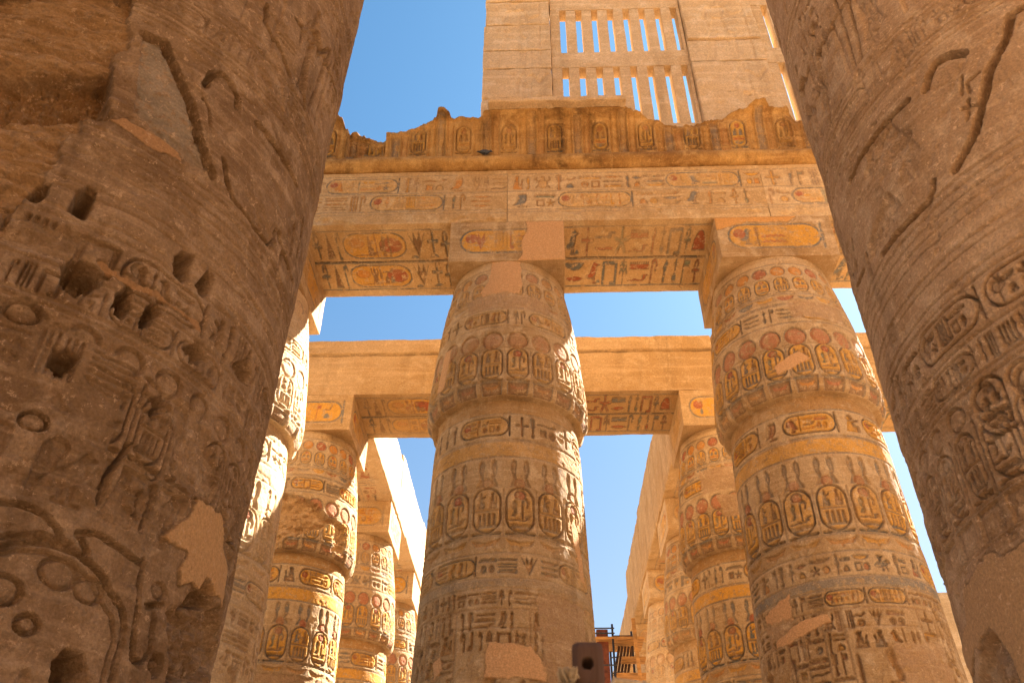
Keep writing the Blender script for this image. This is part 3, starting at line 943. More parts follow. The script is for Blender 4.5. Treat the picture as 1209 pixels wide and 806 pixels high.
def soffit(c, x0, x1, y0, y1, seed, first=False, a=.95):
    m = (y0 + y1) / 2
    U0, U1 = x0 + .03, x1 - .03
    for v0, v1 in ((y0 + .28, m - .06), (m + .08, y1 - .22)):
        h = v1 - v0
        c.band(v0, v1, (.52, .31, .12), .45)
        if first:
            # ankh, triangle, staff, big yellow ring with a red disc, plant, cross, ankh
            k = (U1 - U0) / 6.3
            P_ = lambda g, a_, b_, col, y_=.04, y2=.96, fl=False: c.stamp(g, U0 + a_ * k, v0 + y_ * h, U0 + b_ * k, v0 + y2 * h, .02, col, a, DRK, fl)
            P_('ankh', .0, .52, BLU); P_('tri', .58, 1.0, BRN); P_('sceptre', .98, 1.42, BLU)
            e0, e1 = U0 + 1.42 * k, U0 + 4.25 * k
            q = c.win(e0, e1, v0, v1)
            sl, U, V, e = q
            d = d_box(U, V, e0, v0 + .05 * h, e1, v1 - .05 * h, .42 * h)
            c.paint(sl, np.clip(.5 - d / e, 0, 1), (.56, .29, .06), .95)
            c.carve(sl, np.abs(d) - .02, e, .02, BLU, .95, None, 0)
            c.disc(e1 - .40 * h, (v0 + v1) / 2, .29 * h, .27 * h, .018, RED, 1.0, DRK)
            c.disc(e0 + .36 * h, (v0 + v1) / 2 + .1 * h, .19 * h, .17 * h, .016, ORA, .95, BRN)
            for j in range(2):
                c.quadrat(e0 + (.58 + .33 * j) * h, v0 + .14 * h, e0 + (.88 + .33 * j) * h, v1 - .14 * h, .018, [BRN, BLU, RED, BRN], a, BRN)
            c.stamp('snake', e0 + .25 * h, v0 + .12 * h, e0 + .9 * h, v0 + .3 * h, .016, BRN, a)
            P_('lotus', 4.32, 5.2, BRN, .1); P_('loaf', 4.4, 4.75, BLU, .0, .14)
            P_('cross', 5.18, 5.72, BLU, .22); P_('loaf', 5.25, 5.65, BLU, .02, .18); P_('ankh', 5.74, 6.3, BLU)
        else:
            seq = ['basket', 'bird', 'house', 'sedge', 'board', 'hook', 'reed', 'nefer', 'flag', 'ankh'] if v0 < m else ['bird', 'cross', 'arm', 'star', 'board', 'reed', 'nefer', 'house', 'ankh', 'loaf']
            cols = [BLU, GRN, RED, BLU, RED, BLU, GRN, RED, RED, BLU]
            n = len(seq)
            wt = [1.25 if g in FLAT else .62 if g in TALL else 1.0 for g in seq]
            tot = sum(wt); x_ = U0
            for i, g in enumerate(seq):
                w = (U1 - U0) * wt[i] / tot
                c.stamp(g, x_ + .04 * w, v0 + (.52 * h if g in FLAT else .04 * h), x_ + .96 * w, v1 - .04 * h, .02, cols[(i + seed) % 10], a, DRK)
                if g in FLAT:
                    c.stamp(['mouth', 'snake', 'bar'][(i + seed) % 3], x_ + .04 * w, v0 + .06 * h, x_ + .96 * w, v0 + .42 * h, .02, BLU if i % 2 else RED, a, DRK)
                elif g == 'bird':
                    c.stamp('loaf', x_ + .7 * w, v0 + .04 * h, x_ + .98 * w, v0 + .24 * h, .016, BLU, a)
                x_ += w
        c.hline(v1 + .03, .016, .012, BLU, .8)
    c.hline(y0 + .24, .02, .016, BLU, .9)
    c.hline(m + .01, .022, .06, DRK, .9)
    c.weather(.26, .55, .8, .2, .003, .006, .45)


def front_text(c, x0, x1, z0, z1, a=.85):
    c.hline(z0 + .28, .01, .012, BLU, .5)
    text_rows(c, x0 + .02, x1 - .02, z0 + .36, z1 - .12, 2, [YEL, ORA, (.5, .3, .12), GRN, YEL, BLU, ORA], a, .03, .10, BLU, 3.3)
    c.weather(.28, .58, .9, .4, .004, .008, .4)
    U, V = c.U[None, :], c.V[:, None]
    k = sst(.62, .7, fbm(U * 1.3 + 3, V * 3, 4, c.seed + 77)) * sst(z0 + .5, z0 + .1, V)
    c.H -= .05 * k


beam_labels = {-1: 'carved beam block over the gap left of the middle column, yellow rings on its underside',
               0: 'carved beam block spanning from the middle column to the right painted column',
               1: 'end of the carved beam block vanishing behind the right giant column',
               -2: 'end of the carved beam block vanishing behind the left giant column'}
for k in (-2, -1, 0, 1):
    x0, x1 = X1 + k * SP + .0015, X1 + (k + 1) * SP - .0015
    st = .016 if k in (-1, 0) else .03
    f = dict(front=lambda c, a=x0, b=x1: front_text(c, a, b, ZA, ZT),
             bottom=lambda c, a=x0, b=x1, kk=k: soffit(c, a + AB, b - AB, -Y1 - WD, -Y1 + WD, kk + 3, kk in (-1,)))
    o = block('architrave', (x0, Y1 - WD, ZA + .002), (x1, Y1 + WD, ZT), st, M_WALL, None, .012, 80 + k, f, origin=((x0 + x1) / 2, Y1, ZA))
    tag(o, beam_labels[k], 'beam', 'beam blocks of the front row')

lab2 = {-1: 'plain faced beam of the second row, left half behind the middle column', 0: 'plain faced beam of the second row, right half behind the middle column', 1: 'second row beam end showing beside the right giant column'}
for k in (-1, 0, 1):
    x0, x1 = X1 + k * SP + .006 - (.9 if k == -1 else 0), X1 + (k + 1) * SP - .006 + (2.6 if k == 1 else 0)

    def fr2(c):
        c.hline(15.18, .02, .05, DRK, .5)
        U, V = c.U[None, :], c.V[:, None]
        c.H -= .05 * (V < 15.18) * (1 + .3 * fbm(U * 2, V * 2, 3, 5))
        c.weather(.3, .6, 1, 0, .006, .014, .3)
        c.text(c.U[0] + .5, c.U[-1] - .5, 14.1, 14.95, .008, None, .3, None, .1)
        c.rough([(c.U[0] + .5, 14.9), (c.U[-1] - .5, 14.9), (c.U[-1] - .6, 14.0), (c.U[0] + .6, 14.0)], .055, .015, 3, 9, None)
    f = dict(front=fr2, bottom=lambda c, a=x0 + (.9 if k == -1 else 0), b=x1, kk=k: soffit(c, a + AB, b - AB, -ROWY[1] - WD, -ROWY[1] + WD, kk + 5, kk == -1, .9))
    o = block('architrave', (x0, ROWY[1] - WD, ZA + .002), (x1, ROWY[1] + WD, 15.66), .022, M_BEAM, None, .045, 90 + k, f, origin=((x0 + x1) / 2, ROWY[1], ZA))
    tag(o, lab2[k], 'beam', 'beam blocks of the second row')

nm = {(0, 1): 'sunlit white faced beam running away on the left, nearest block', (0, 2): 'sunlit white faced beam running away on the left, middle block', (0, 3): 'sunlit white faced beam running away on the left, last block',
      (1, 1): 'shaded pinkish beam running away on the right, nearest block', (1, 2): 'shaded pinkish beam running away on the right, middle block', (1, 3): 'shaded pinkish beam running away on the right, third block', (1, 4): 'shaded pinkish beam running away on the right, above the scaffold', (1, 5): 'shaded pinkish beam running away on the right, last block'}
for s_, xa in ((0, XL3), (1, XR3)):
    for k in ((1, 2, 3) if s_ == 0 else (1, 2, 3, 4, 5)):
        y0 = ROWY[k] + (WD + .006 if k == 1 else .006); y1 = ROWY[k + 1] - .006
        zt = (15.9, 16.25, 16.45)[k - 1] if s_ == 0 else (16.62, 16.7, 16.55, 15.5, 15.2)[k - 1]

        def sid(c):
            c.weather(.3, .6, 1, 0, .006, .014, .3)
            c.rough([(c.U[0] + .2, c.V[0] + .2), (c.U[-1] - .2, c.V[0] + .2), (c.U[-1] - .2, c.V[-1] - .2), (c.U[0] + .2, c.V[-1] - .2)], .0, .02, 2, 7, None)

        def bot(c, xa=xa):
            c.weather(.3, .6, 1, 0, .004, .006, .3)
            w0 = xa - .8
            for i in range(3):
                uu = w0 + i * .55
                v = c.V[0] + .1
                while v < c.V[-1] - .4:
                    c.quadrat(uu, v, uu + .45, v + .45, .014, SOFP, .8); v += .5
                c.groove([(uu - .05, c.V[0]), (uu - .05, c.V[-1])], .015, .012, BLU)
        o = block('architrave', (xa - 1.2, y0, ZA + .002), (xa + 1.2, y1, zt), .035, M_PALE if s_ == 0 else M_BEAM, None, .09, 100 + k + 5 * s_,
                  dict(left=sid, right=sid, bottom=bot), origin=(xa, (y0 + y1) / 2, ZA))
        tag(o, nm[(s_, k)], 'beam', 'beam blocks running away from the nave')

def wall_face(c):
    for z in np.arange(1.2, 16, 1.15):
        c.hline(z, .03, .06, DRK, .4)
    c.weather(.3, .6, .6, 0, .006, .03, .3)


tag(block('ruined_wall', (17.8, 40.0, 0), (32, 42.0, 16.62), .12, M_PALE, None, .12, 130, {'front': wall_face}, origin=(25, 41, 0)),
    'pale ruined wall far back, a sliver low between the painted column and the right giant column', 'wall')

# ------------------------------------------------------------------ cornice with its broken crest
FY = Y1 - WD
CY = 12.32
CREST = np.array([(-7.5, 17.0), (-4.42, 17.02), (-4.22, 16.9), (-4.16, 16.7), (-4.0, 16.78), (-3.6, 16.68), (-3.38, 16.54), (-3.3, 16.58), (-3.05, 16.58), (-2.75, 16.68), (-2.4, 16.8), (-2.14, 16.9), (-2.08, 17.02), (-1.95, 17.04),
                  (-1.75, 16.9), (-1.5, 16.93), (-1.2, 16.9), (-1.05, 16.97), (-.6, 16.98), (2.05, 16.98), (2.3, 16.95), (2.6, 16.8), (2.9, 16.68), (3.2, 16.64), (3.6, 16.7), (4.05, 16.78), (4.4, 16.85), (4.7, 16.92), (4.9, 17.02), (5.12, 17.05), (5.22, 16.95), (5.6, 16.92), (5.8, 16.7), (9.5, 16.9)])
root = empty('cavetto_cornice', (0, FY, ZT), 'stained concave cornice with a broken crest and worn cartouches, on the front carved beams', 'cornice')
cx = np.arange(-7.2, 9.4, .022)
tz = np.linspace(0, 1, 72)
ZC0 = 15.80
crest = np.interp(cx, CREST[:, 0], CREST[:, 1]) + (fbm(cx * 5, cx * 0, 4, 5) - .5) * np.where((cx > -1.1) & (cx < 2.1), .01, .08)
c = Canvas(cx, np.linspace(ZC0, 17.05, 72), 140)
u = -7.1
i = 0
while u < 9.2:      # upright ribs, every third a cartouche
    if i % 4 == 2:
        c.vcart(u, ZC0 + .12, u + .36, 16.7, .09, i // 4 % 3, (.50, .27, .05), .8); u += .40
    else:
        c.poly([(u, ZC0 + .06), (u + .17, ZC0 + .06), (u + .17, 16.95), (u, 16.95)], .07, [BLU, (.42, .2, .07), GRN, (.5, .27, .08)][i % 4], .5, None, .5); u += .2
    i += 1
c.weather(.36, .62, .9, .35, .006, .02, .25)
UU, VV = np.meshgrid(cx, tz)
Zf = ZC0 + VV * (crest[None, :] - ZC0)
t01 = np.clip((Zf - ZC0) / 1.25, 0, 1)
prj = .05 + .46 * (1 - np.sqrt(np.clip(1 - t01 ** 2.2, 0, 1))) * .85 + .04 * t01
lipm = sst(16.86, 16.9, Zf)
prj = prj + .06 * lipm
Yf = -prj - c.H * 0
# sample relief at true height
hi_ = np.clip((Zf - ZC0) / 1.25 * 71, 0, 70.999)
j0 = hi_.astype(int); fr_ = hi_ - j0
ci = np.arange(len(cx))[None, :]
Hs = c.H[j0, ci] * (1 - fr_) + c.H[j0 + 1, ci] * fr_
Cs_ = c.C[j0, ci]; As_ = c.A[j0, ci]
brk = (crest < 16.95)[None, :]
rg = (fbm(UU * 3.2, Zf * 4, 5, 9, .6) - .5)
near = sst(.34, .0, (crest[None, :] - Zf)) * brk
Hs = Hs * (1 - .85 * np.clip(near * 1.3, 0, 1))
Yf = -(prj + Hs) + near * (.02 + .3 * np.clip(rg + .1, -.1, .6))
gap = ((cx > -4.1) & (cx < -3.25))[None, :]
Yf = Yf + np.where(gap, .22 * sst(15.95, 16.1, Zf) + .12 * rg, 0)
P1 = np.stack([UU, Yf, Zf - ZT], -1)
# top: runs back, uneven
nb = 14
tb = np.linspace(0, 1, nb)[1:]
UB, TB = np.meshgrid(cx, tb)
top0 = Yf[-1]
Zt_ = crest[None, :] + (fbm(UB * 3, TB * 4, 4, 15) - .5) * .22 * np.sin(np.clip(TB * 1.6, 0, 1) * PI) * np.where(brk, 1, .15) - .05 * TB
P2 = np.stack([UB, top0[None, :] + TB * (.62 - top0[None, :]), Zt_ - ZT], -1)
P3 = np.stack([cx, 0 * cx + .62, 0 * cx + .0], -1)[None]
P4 = np.stack([cx, 0 * cx + .02, 0 * cx + .0], -1)[None]
PP = np.concatenate([P4 * 1.0, P1, P2, P3, P4 + np.array([0, 0, 0.001])], 0)
A_ = np.zeros(PP.shape[:2] + (4,), np.float32)
A_[1:1 + 72, :, :3] = Cs_; A_[1:1 + 72, :, 3] = As_ * (1 - near)
mesh_np('cornice_face', PP.reshape(-1, 3), grid_faces(len(cx), PP.shape[0]), M_CORN, root, A_.reshape(-1, 4))
# broken vertical end faces close the sweep at both ends
for e_, idx in ((0, 0), (1, len(cx) - 1)):
    pts = PP[:, idx, :]
    me = bpy.data.meshes.new('cornice_end'); me.from_pydata([tuple(p) for p in pts], [], [tuple(range(len(pts)))])
    me.color_attributes.new('pigment', 'FLOAT_COLOR', 'POINT')
    link('cornice_end', me, M_CORN, root)
V, F, Cc = rstone((-.98, FY - .60, 16.985), (2.06, CY - .01, 17.13), .025, .05, 143, {'front': lambda c: c.weather(.3, .6, 1, 0, .006, .02, .3), 'bottom': lambda c: c.weather(.3, .6, 1, 0, .006, .02, .3)}, .02)
mesh_np('fillet', V - np.array((0, FY, ZT)), F, M_PALE, root, Cc)
# torus roll below the cornice
ta = np.linspace(-PI * .75, PI * .75, 15)
UX, TA = np.meshgrid(cx, ta)
rad = .185 * (1 + .25 * (fbm(UX * 1.5, TA, 3, 3) - .5)) - .008 * (np.abs((UX * 5) % 1 - .5) < .06)
P = np.stack([UX, -.02 - rad * np.cos(TA), .195 + rad * np.sin(TA)], -1)
mesh_np('torus_roll', P.reshape(-1, 3), grid_faces(len(cx), 15), M_CORN, root)

# ------------------------------------------------------------------ clerestory: piers and stone window grilles


def pier(x0, x1, zs, label, seed):
    """courses of big dressed blocks, each set a little differently"""
    og = np.array(((x0 + x1) / 2, CY + .6, 16.9)); parts = []
    rg = np.random.default_rng(seed)

    def carve_all(c):
        c.stamp('god', x0 + .1, 19.6, x1 - .2, 22.6, .035); c.stamp('goddess', x0 + .5, 17.6, x1, 19.6, .035)
        c.text(x0 + .2, x1 - .1, 17.95, 18.4, .012, None, .2)
        c.hole([(x0 + 1.15, 18.15), (x0 + 1.23, 18.15), (x0 + 1.23, 18.22), (x0 + 1.15, 18.22)], .1)
        c.weather(.3, .6, 1, .5, .006, .02, .3)
    for i in range(len(zs) - 1):
        a = x0 + rg.uniform(-.02, .02); b = x1 + rg.uniform(-.02, .02)
        cuts = [a, b]
        for k in range(len(cuts) - 1):
            y_ = CY + rg.uniform(-.03, .03)
            parts.append(rstone((cuts[k] + .003, y_, zs[i] + .014), (cuts[k + 1] - .003, CY + .66 + rg.uniform(0, .02), zs[i + 1] - .014), .024, .06, seed + i * 3 + k, {'front': carve_all, 'left': lambda c: c.weather(.3, .6, 1, 0, .005, .014, .3)}, .016))
    V, F, Cc = merge(parts)
    o = mesh_np('clerestory_pier', V - og, F, M_PALE, None, Cc); o.location = og
    tag(o, label, 'pier', 'masonry piers between the clerestory windows')
    return o


p1 = pier(-1.2, .50, (16.9, 18.24, 19.4, 20.16, 21.28, 22.36, 23.4, 24.4, 25.2), 'coursed stone pier at the left end of the clerestory, against blue sky', 160)
p2 = pier(3.92, 5.78, (16.9, 18.32, 19.56, 20.46, 21.4, 22.4, 23.7, 25.2), 'coursed stone pier between the two slotted window grilles', 161)


def grille(x0, x1, label, seed):
    root = empty('window_grille', ((x0 + x1) / 2, CY + .1, 16.9), label, 'window', 'stone window grilles of the clerestory')
    g0, g1 = CY + .12, CY + .46
    og = np.array(((x0 + x1) / 2, CY + .1, 16.9))
    n = 8
    m0 = x0 + .26; pitch = .416
    sw = .165

    def put(nm_, lo, hi, sd_):
        V, F, Cc = rstone(lo, hi, .06, .018, sd_, {'front': lambda c: c.weather(.3, .6, 1, 0, .004, .008, .3)}, .006)
        mesh_np(nm_, V - og, F, M_PALE, root, Cc)
    for a, b, nm_ in ((16.9, 17.34, 'sill'), (19.56, 20.18, 'rail'), (22.10, 25.1, 'lintel')):
        put(nm_, (x0 + .004, g0, a), (x1 - .004, g1, b), seed + int(a))
    for a, b in ((17.343, 19.557), (20.183, 22.097)):
        put('mullion', (x0 + .004, g0 + .004, a), (m0, g1 - .004, b), seed + 1)
        for i in range(n):
            xa = m0 + i * pitch + sw; xb = m0 + (i + 1) * pitch if i < n - 1 else x1 - .004
            put('mullion', (xa, g0 + .004 + .006 * (i % 3), a), (xb, g1 - .004, b), seed + 2 + i)


grille(.50, 3.92, 'slotted stone window grille with two tiers of openings, between the two piers', 170)
grille(5.78, 9.2, 'slotted stone window grille partly hidden by the right giant column', 180)

# ------------------------------------------------------------------ the two giant columns of the nave
NX = {0: -3.82, 1: 4.45}
NY, NR, LEAN = 4.88, 1.85, .012
# carved outlines on the two shafts: (arc length from the side facing the nave path, height)
NL = {
'rock':[(-1.05, 6.92), (-0.27, 7.28), (-0.22, 6.89), (-0.2, 6.27), (-0.11, 6.06), (-0.23, 6.0), (-0.26, 5.49), (-0.3, 5.2), (-0.38, 5.06)],
'cav':[(-0.67, 6.29), (-0.21, 6.49), (-0.18, 6.28), (-0.13, 6.05), (-0.4, 5.93), (-0.64, 5.78), (-0.73, 6.04)],
'strip':[(-0.12, 6.05), (0.01, 6.11), (0.4, 6.1), (0.43, 6.01), (0.15, 5.98)],
'h1':[(-0.32, 5.25), (-0.29, 5.36), (-0.22, 5.36), (-0.2, 5.27), (-0.23, 5.19), (-0.29, 5.2)],
'h2':[(-0.08, 5.21), (-0.08, 5.38), (-0.03, 5.46), (0.03, 5.44), (0.05, 5.3), (0.03, 5.19), (-0.03, 5.2)],
'h3':[(0.01, 4.83), (0.06, 4.91), (0.16, 4.91), (0.24, 4.88), (0.26, 4.78), (0.18, 4.7), (0.15, 4.64), (0.07, 4.67)],
'h4':[(0.33, 4.79), (0.37, 4.86), (0.42, 4.87), (0.45, 4.74), (0.43, 4.64), (0.37, 4.65)],
'h5':[(0.51, 4.67), (0.53, 4.82), (0.59, 4.89), (0.63, 4.81), (0.59, 4.7), (0.53, 4.64)],
'h6':[(0.59, 5.28), (0.64, 5.37), (0.73, 5.39), (0.74, 5.19), (0.7, 5.13), (0.63, 5.16)],
'h7':[(0.8, 5.19), (0.86, 5.38), (0.92, 5.35), (0.94, 5.22), (0.88, 5.14)],
'h8':[(0.16, 4.19), (0.16, 4.3), (0.21, 4.33), (0.29, 4.3), (0.28, 4.2), (0.23, 4.15)],
'h9':[(0.84, 4.7), (0.91, 4.8), (1.03, 4.79), (1.01, 4.7), (0.96, 4.63)],
'h10':[(0.75, 4.24), (0.79, 4.32), (0.87, 4.34), (0.86, 4.25), (0.81, 4.16)],
'h11':[(0.7, 2.68), (0.68, 2.78), (0.73, 2.85), (0.83, 2.85), (0.89, 2.79), (0.88, 2.72)],
'h12':[(1.52, 3.32), (1.61, 3.53), (1.77, 3.52), (1.88, 3.43), (1.67, 3.34)],
'h13':[(1.3, 4.9), (1.45, 5.05), (1.56, 4.99), (1.59, 4.88), (1.42, 4.84)],
'erod':[(1.33, 3.16), (1.51, 3.39), (2.05, 3.48), (2.35, 3.25), (1.99, 3.02), (1.48, 2.88)],
'plast':[(1.09, 3.56), (1.31, 3.87), (1.58, 3.96), (1.73, 3.8), (1.97, 3.67), (2.05, 3.48), (1.79, 3.5), (1.67, 3.56), (1.53, 3.45), (1.34, 3.38), (1.31, 3.54)],
'plast2':[(0.18, 4.94), (0.36, 4.94), (0.58, 4.95), (0.9, 4.95), (0.94, 4.89), (0.57, 4.9), (0.33, 4.85)],
'crown':[(-0.12, 6.95), (0.03, 6.95), (0.23, 6.68), (0.4, 6.36), (0.61, 6.06), (0.44, 6.04), (0.27, 6.1), (0.03, 6.22), (-0.06, 6.66)],
'block':[(-0.18, 6.28), (-0.22, 6.89), (-0.13, 6.94), (-0.01, 6.46), (0.01, 6.2), (-0.09, 6.09)],
'g_crown':[(-0.12, 6.97), (0.02, 6.99), (0.16, 6.81), (0.33, 6.57), (0.46, 6.33), (0.65, 6.08)],
'g_wig':[(0.38, 6.82), (0.39, 6.96), (0.46, 7.04), (0.56, 7.02), (0.64, 6.94), (0.66, 6.84)],
'g_face':[(0.4, 6.69), (0.47, 6.61), (0.51, 6.47)],
'g_arm':[(0.86, 6.87), (1.09, 6.89), (1.49, 6.85)],
'g_low':[(0.69, 6.29), (0.77, 6.12), (0.86, 6.03), (1.11, 6.01), (1.37, 6.03), (1.39, 6.22)],
'g_leg1':[(1.43, 6.24), (1.55, 6.16), (1.54, 5.97)],
'g_leg2':[(1.62, 6.51), (1.69, 6.25)],
'g_leg3':[(1.77, 6.76), (1.86, 6.3)],
'g_leg4':[(1.58, 6.15), (1.92, 6.14)],
'g_up1':[(0.63, 8.22), (0.66, 8.01), (0.78, 7.92), (1.04, 7.74)],
'g_up2':[(0.84, 8.0), (0.99, 8.0)],
'g_up3':[(0.94, 8.34), (0.81, 8.31)],
'g_up4':[(1.24, 8.44), (1.22, 7.84), (1.32, 7.64)],
'g_up5':[(1.49, 8.75), (1.46, 8.17), (1.4, 7.69)],
'g_up6':[(0.94, 8.44), (1.35, 8.54), (1.68, 8.54), (2.0, 8.64)],
'g_snake':[(0.2, 3.41), (0.31, 3.43), (0.41, 3.42), (0.51, 3.36), (0.54, 3.31)],
'g_snake2':[(0.68, 3.31), (0.6, 3.39), (0.69, 3.42), (0.85, 3.4), (1.01, 3.37)],
'g_arc':[(0.27, 3.2), (0.37, 3.26), (0.48, 3.29), (0.64, 3.29), (0.81, 3.23), (0.96, 3.1), (1.01, 3.01), (1.02, 2.76)],
'g_arc2':[(0.26, 3.25), (0.43, 3.32), (0.58, 3.32)],
'disc1':[(0.58, 3.17)],
'disc1e':[(0.68, 3.2)],
'disc2':[(0.76, 3.14)],
'disc3':[(0.35, 3.02)],
'disc4':[(1.2, 3.29)],
'disc4e':[(1.26, 3.31)],
'disc5':[(0.2, 3.86)],
'disc5e':[(0.27, 3.89)],
'disc6':[(0.91, 3.86)],
'ringsm':[(0.51, 2.9)],
'g_cup':[(1.02, 3.4), (1.04, 3.22), (1.07, 3.05), (1.11, 2.91), (1.19, 2.89), (1.23, 2.97), (1.2, 3.09), (1.18, 3.2)],
'g_han':[(1.12, 3.18), (1.25, 3.23)],
'g_loop':[(1.28, 2.97), (1.27, 2.91), (1.34, 2.89), (1.34, 2.96), (1.28, 2.97)],
'g_neck':[(0.94, 3.79), (0.96, 3.67), (0.95, 3.54)],
'g_neck2':[(0.88, 3.74), (0.9, 3.59)],
'gdiag':[(0.7, 3.94), (0.65, 3.73), (0.65, 3.58)],
'ring0':[(0.11, 7.32), (0.48, 7.28)],
'ring1':[(-0.12, 6.05), (0.42, 6.01)],
'ring2':[(0.2, 4.94), (0.92, 4.93)],
'ring3':[(0.91, 4.51), (1.74, 4.57)],
'fr_d':[(1.13, 4.4), (1.41, 4.42), (1.64, 4.4)],
'fr_de':[(1.16, 4.33)],
'fr_cb':[(1.51, 3.8)],
'txt':[(1.49, 5.12), (1.45, 4.91)],
'frb':[(1.47, 4.15)],
'lowtext':[(0.07, 4.48), (0.12, 4.33)],
'd7':[(-0.06, 4.45)],
'd7e':[(0.02, 4.49)],
'corner':[(0.49, 2.63), (-0.09, 4.22), (-1.05, 6.92), (2.19, 3.07)],
}
NRT = {
'g_crown':[(0.27, 7.01), (0.18, 7.0), (0.09, 6.81), (-0.09, 6.6), (-0.21, 6.38), (-0.34, 6.16), (-0.54, 6.01)],
'g_wig':[(-0.5, 6.83), (-0.45, 6.93), (-0.36, 7.0), (-0.26, 6.98), (-0.17, 6.9)],
'wig':[(-0.5, 6.83), (-0.36, 7.0), (-0.17, 6.9), (-0.18, 6.82), (-0.29, 6.71), (-0.44, 6.75)],
'g_arm':[(-1.47, 6.89), (-1.05, 6.9), (-0.75, 6.89), (-0.65, 6.88)],
'g_low':[(-0.71, 6.06), (-0.74, 5.99), (-0.81, 5.95), (-1.39, 5.97)],
'f1':[(-0.25, 6.71), (-0.3, 6.56)],
'f2':[(-0.15, 6.64), (-0.24, 6.63), (-0.25, 6.53)],
'f3':[(-0.34, 6.44), (-0.25, 6.4)],
'f4':[(-0.28, 6.48), (-0.34, 6.32)],
's1':[(-2.06, 7.07), (-2.14, 6.57), (-2.1, 6.25)],
's2':[(-2.01, 6.83), (-2.07, 6.37)],
's3':[(-1.76, 6.48), (-1.92, 6.27)],
's4':[(-1.7, 6.11), (-2.38, 6.29)],
's5':[(-1.59, 6.17), (-1.61, 5.94)],
'p1':[(-0.9, 8.67), (-0.97, 7.74)],
'p2':[(-0.79, 8.49), (-0.88, 7.73)],
'p3':[(-1.34, 8.46), (-1.47, 7.64)],
'p4':[(-1.35, 8.47), (-1.03, 8.44)],
'er':[(-0.73, 8.4), (-0.76, 8.05), (-0.78, 7.83), (-0.7, 7.78), (-0.59, 7.87), (-0.58, 8.18)],
'plast':[(-2.37, 3.3), (-1.86, 3.33), (-1.74, 3.52), (-1.36, 3.56), (-1.06, 3.48), (-1.41, 2.88), (-1.46, 3.06), (-1.56, 3.24), (-1.78, 3.2), (-2.19, 3.12)],
'ring1':[(-1.53, 7.67), (-1.0, 7.63), (-0.48, 7.63)],
'ring2':[(-1.03, 4.82), (-0.5, 4.81)],
'ring3':[(-1.13, 5.11), (-0.39, 5.08)],
'ring4':[(-1.68, 4.6), (-0.98, 4.54), (-0.58, 4.57)],
'ring5':[(-1.13, 7.26), (-0.15, 7.14)],
'ring6':[(-1.36, 5.88), (-0.83, 5.79), (-0.09, 5.92)],
'd1':[(-1.14, 4.47)],
'd1e':[(-1.06, 4.42)],
'd2':[(-1.41, 4.48)],
'd3':[(-1.66, 4.49)],
'd4':[(-0.92, 4.32)],
'cartL':[(-1.56, 4.9), (-1.11, 4.93)],
'carttop':[(-1.34, 4.33)],
'cartb':[(-1.44, 3.91)],
'sq':[(-2.06, 4.12), (-1.5, 4.0), (-2.16, 4.0)],
'corner':[(-1.41, 2.88), (-0.58, 4.57), (0.29, 7.08), (-2.36, 3.14)],
}


def nave_column(side, label, seed):
    x = NX[side]
    face = math.atan2(-NY, -x)              # direction of the camera side
    root = empty('giant_column', (x, NY, 0), label, 'column', 'giant papyrus columns of the nave')
    root.rotation_euler = (0, 0, 0)
    if side == 0:
        us = np.concatenate([np.arange(-1.25, 2.75, .0075)])
    else:
        us = np.concatenate([np.arange(-2.75, .55, .0075)])
    full = 2 * PI * NR
    back = np.arange(us[-1] + .04, us[0] + full - .02, .05)
    U = np.concatenate([us, back])
    V = np.concatenate([np.arange(0.5, 2.4, .04), np.arange(2.4, 7.7, .0075), np.arange(7.7, 9.6, .009), np.arange(9.6, 16.01, .06)])
    c = Canvas(U, V, seed)
    u0, u1 = U[0], U[-1]
    D = .075
    nave_bands(c, side, u0, u1, D)
    if side == 0: nave_left(c, D)
    else: nave_right(c, D)
    th = face + U / NR
    Rz = NR - .0 * V
    Rz = np.where(V < 2.2, NR * (1 - .10 * ((2.2 - V) / 2.2) ** 2), NR)[:, None]
    r = Rz + c.H
    T = th[None, :]
    ox = LEAN * (V - 5.5)[:, None]
    P = np.stack([ox + r * np.cos(T), r * np.sin(T), V[:, None] + 0 * T], -1).reshape(-1, 3)
    mesh_np('shaft', P, grid_faces(len(U), len(V), True), M_NAVE if side else M_NAVE_SHADED, root, rgba_of(c))
    pv = np.array([(1.2, .0), (2.35, .0), (2.4, .05), (2.4, .42), (2.3, .5), (1.4, .52)])
    ta = np.linspace(0, 2 * PI, 65)[:-1]
    mesh_np('plinth', np.concatenate([np.stack([a * np.cos(ta), a * np.sin(ta), 0 * ta + b], 1) for a, b in pv]), grid_faces(64, len(pv), True), M_NAVE, root)
    # open papyrus bell and block above
    bell = np.array([(16.0, NR), (16.6, NR + .05), (17.4, NR + .25), (18.2, NR + .62), (18.9, NR + 1.15), (19.2, NR + 1.45), (19.3, NR + 1.4), (19.32, .9)])
    mesh_np('capital', np.concatenate([np.stack([LEAN * 11 + b * np.cos(ta), b * np.sin(ta), 0 * ta + a], 1) for a, b in bell]), grid_faces(64, len(bell), True), M_NAVE, root)
    o = block('abacus', (-1.5, -1.5, 19.325), (1.5, 1.5, 20.6), .1, M_NAVE, root, .04, seed)
    o.location = (LEAN * 11, 0, 0)
    return root


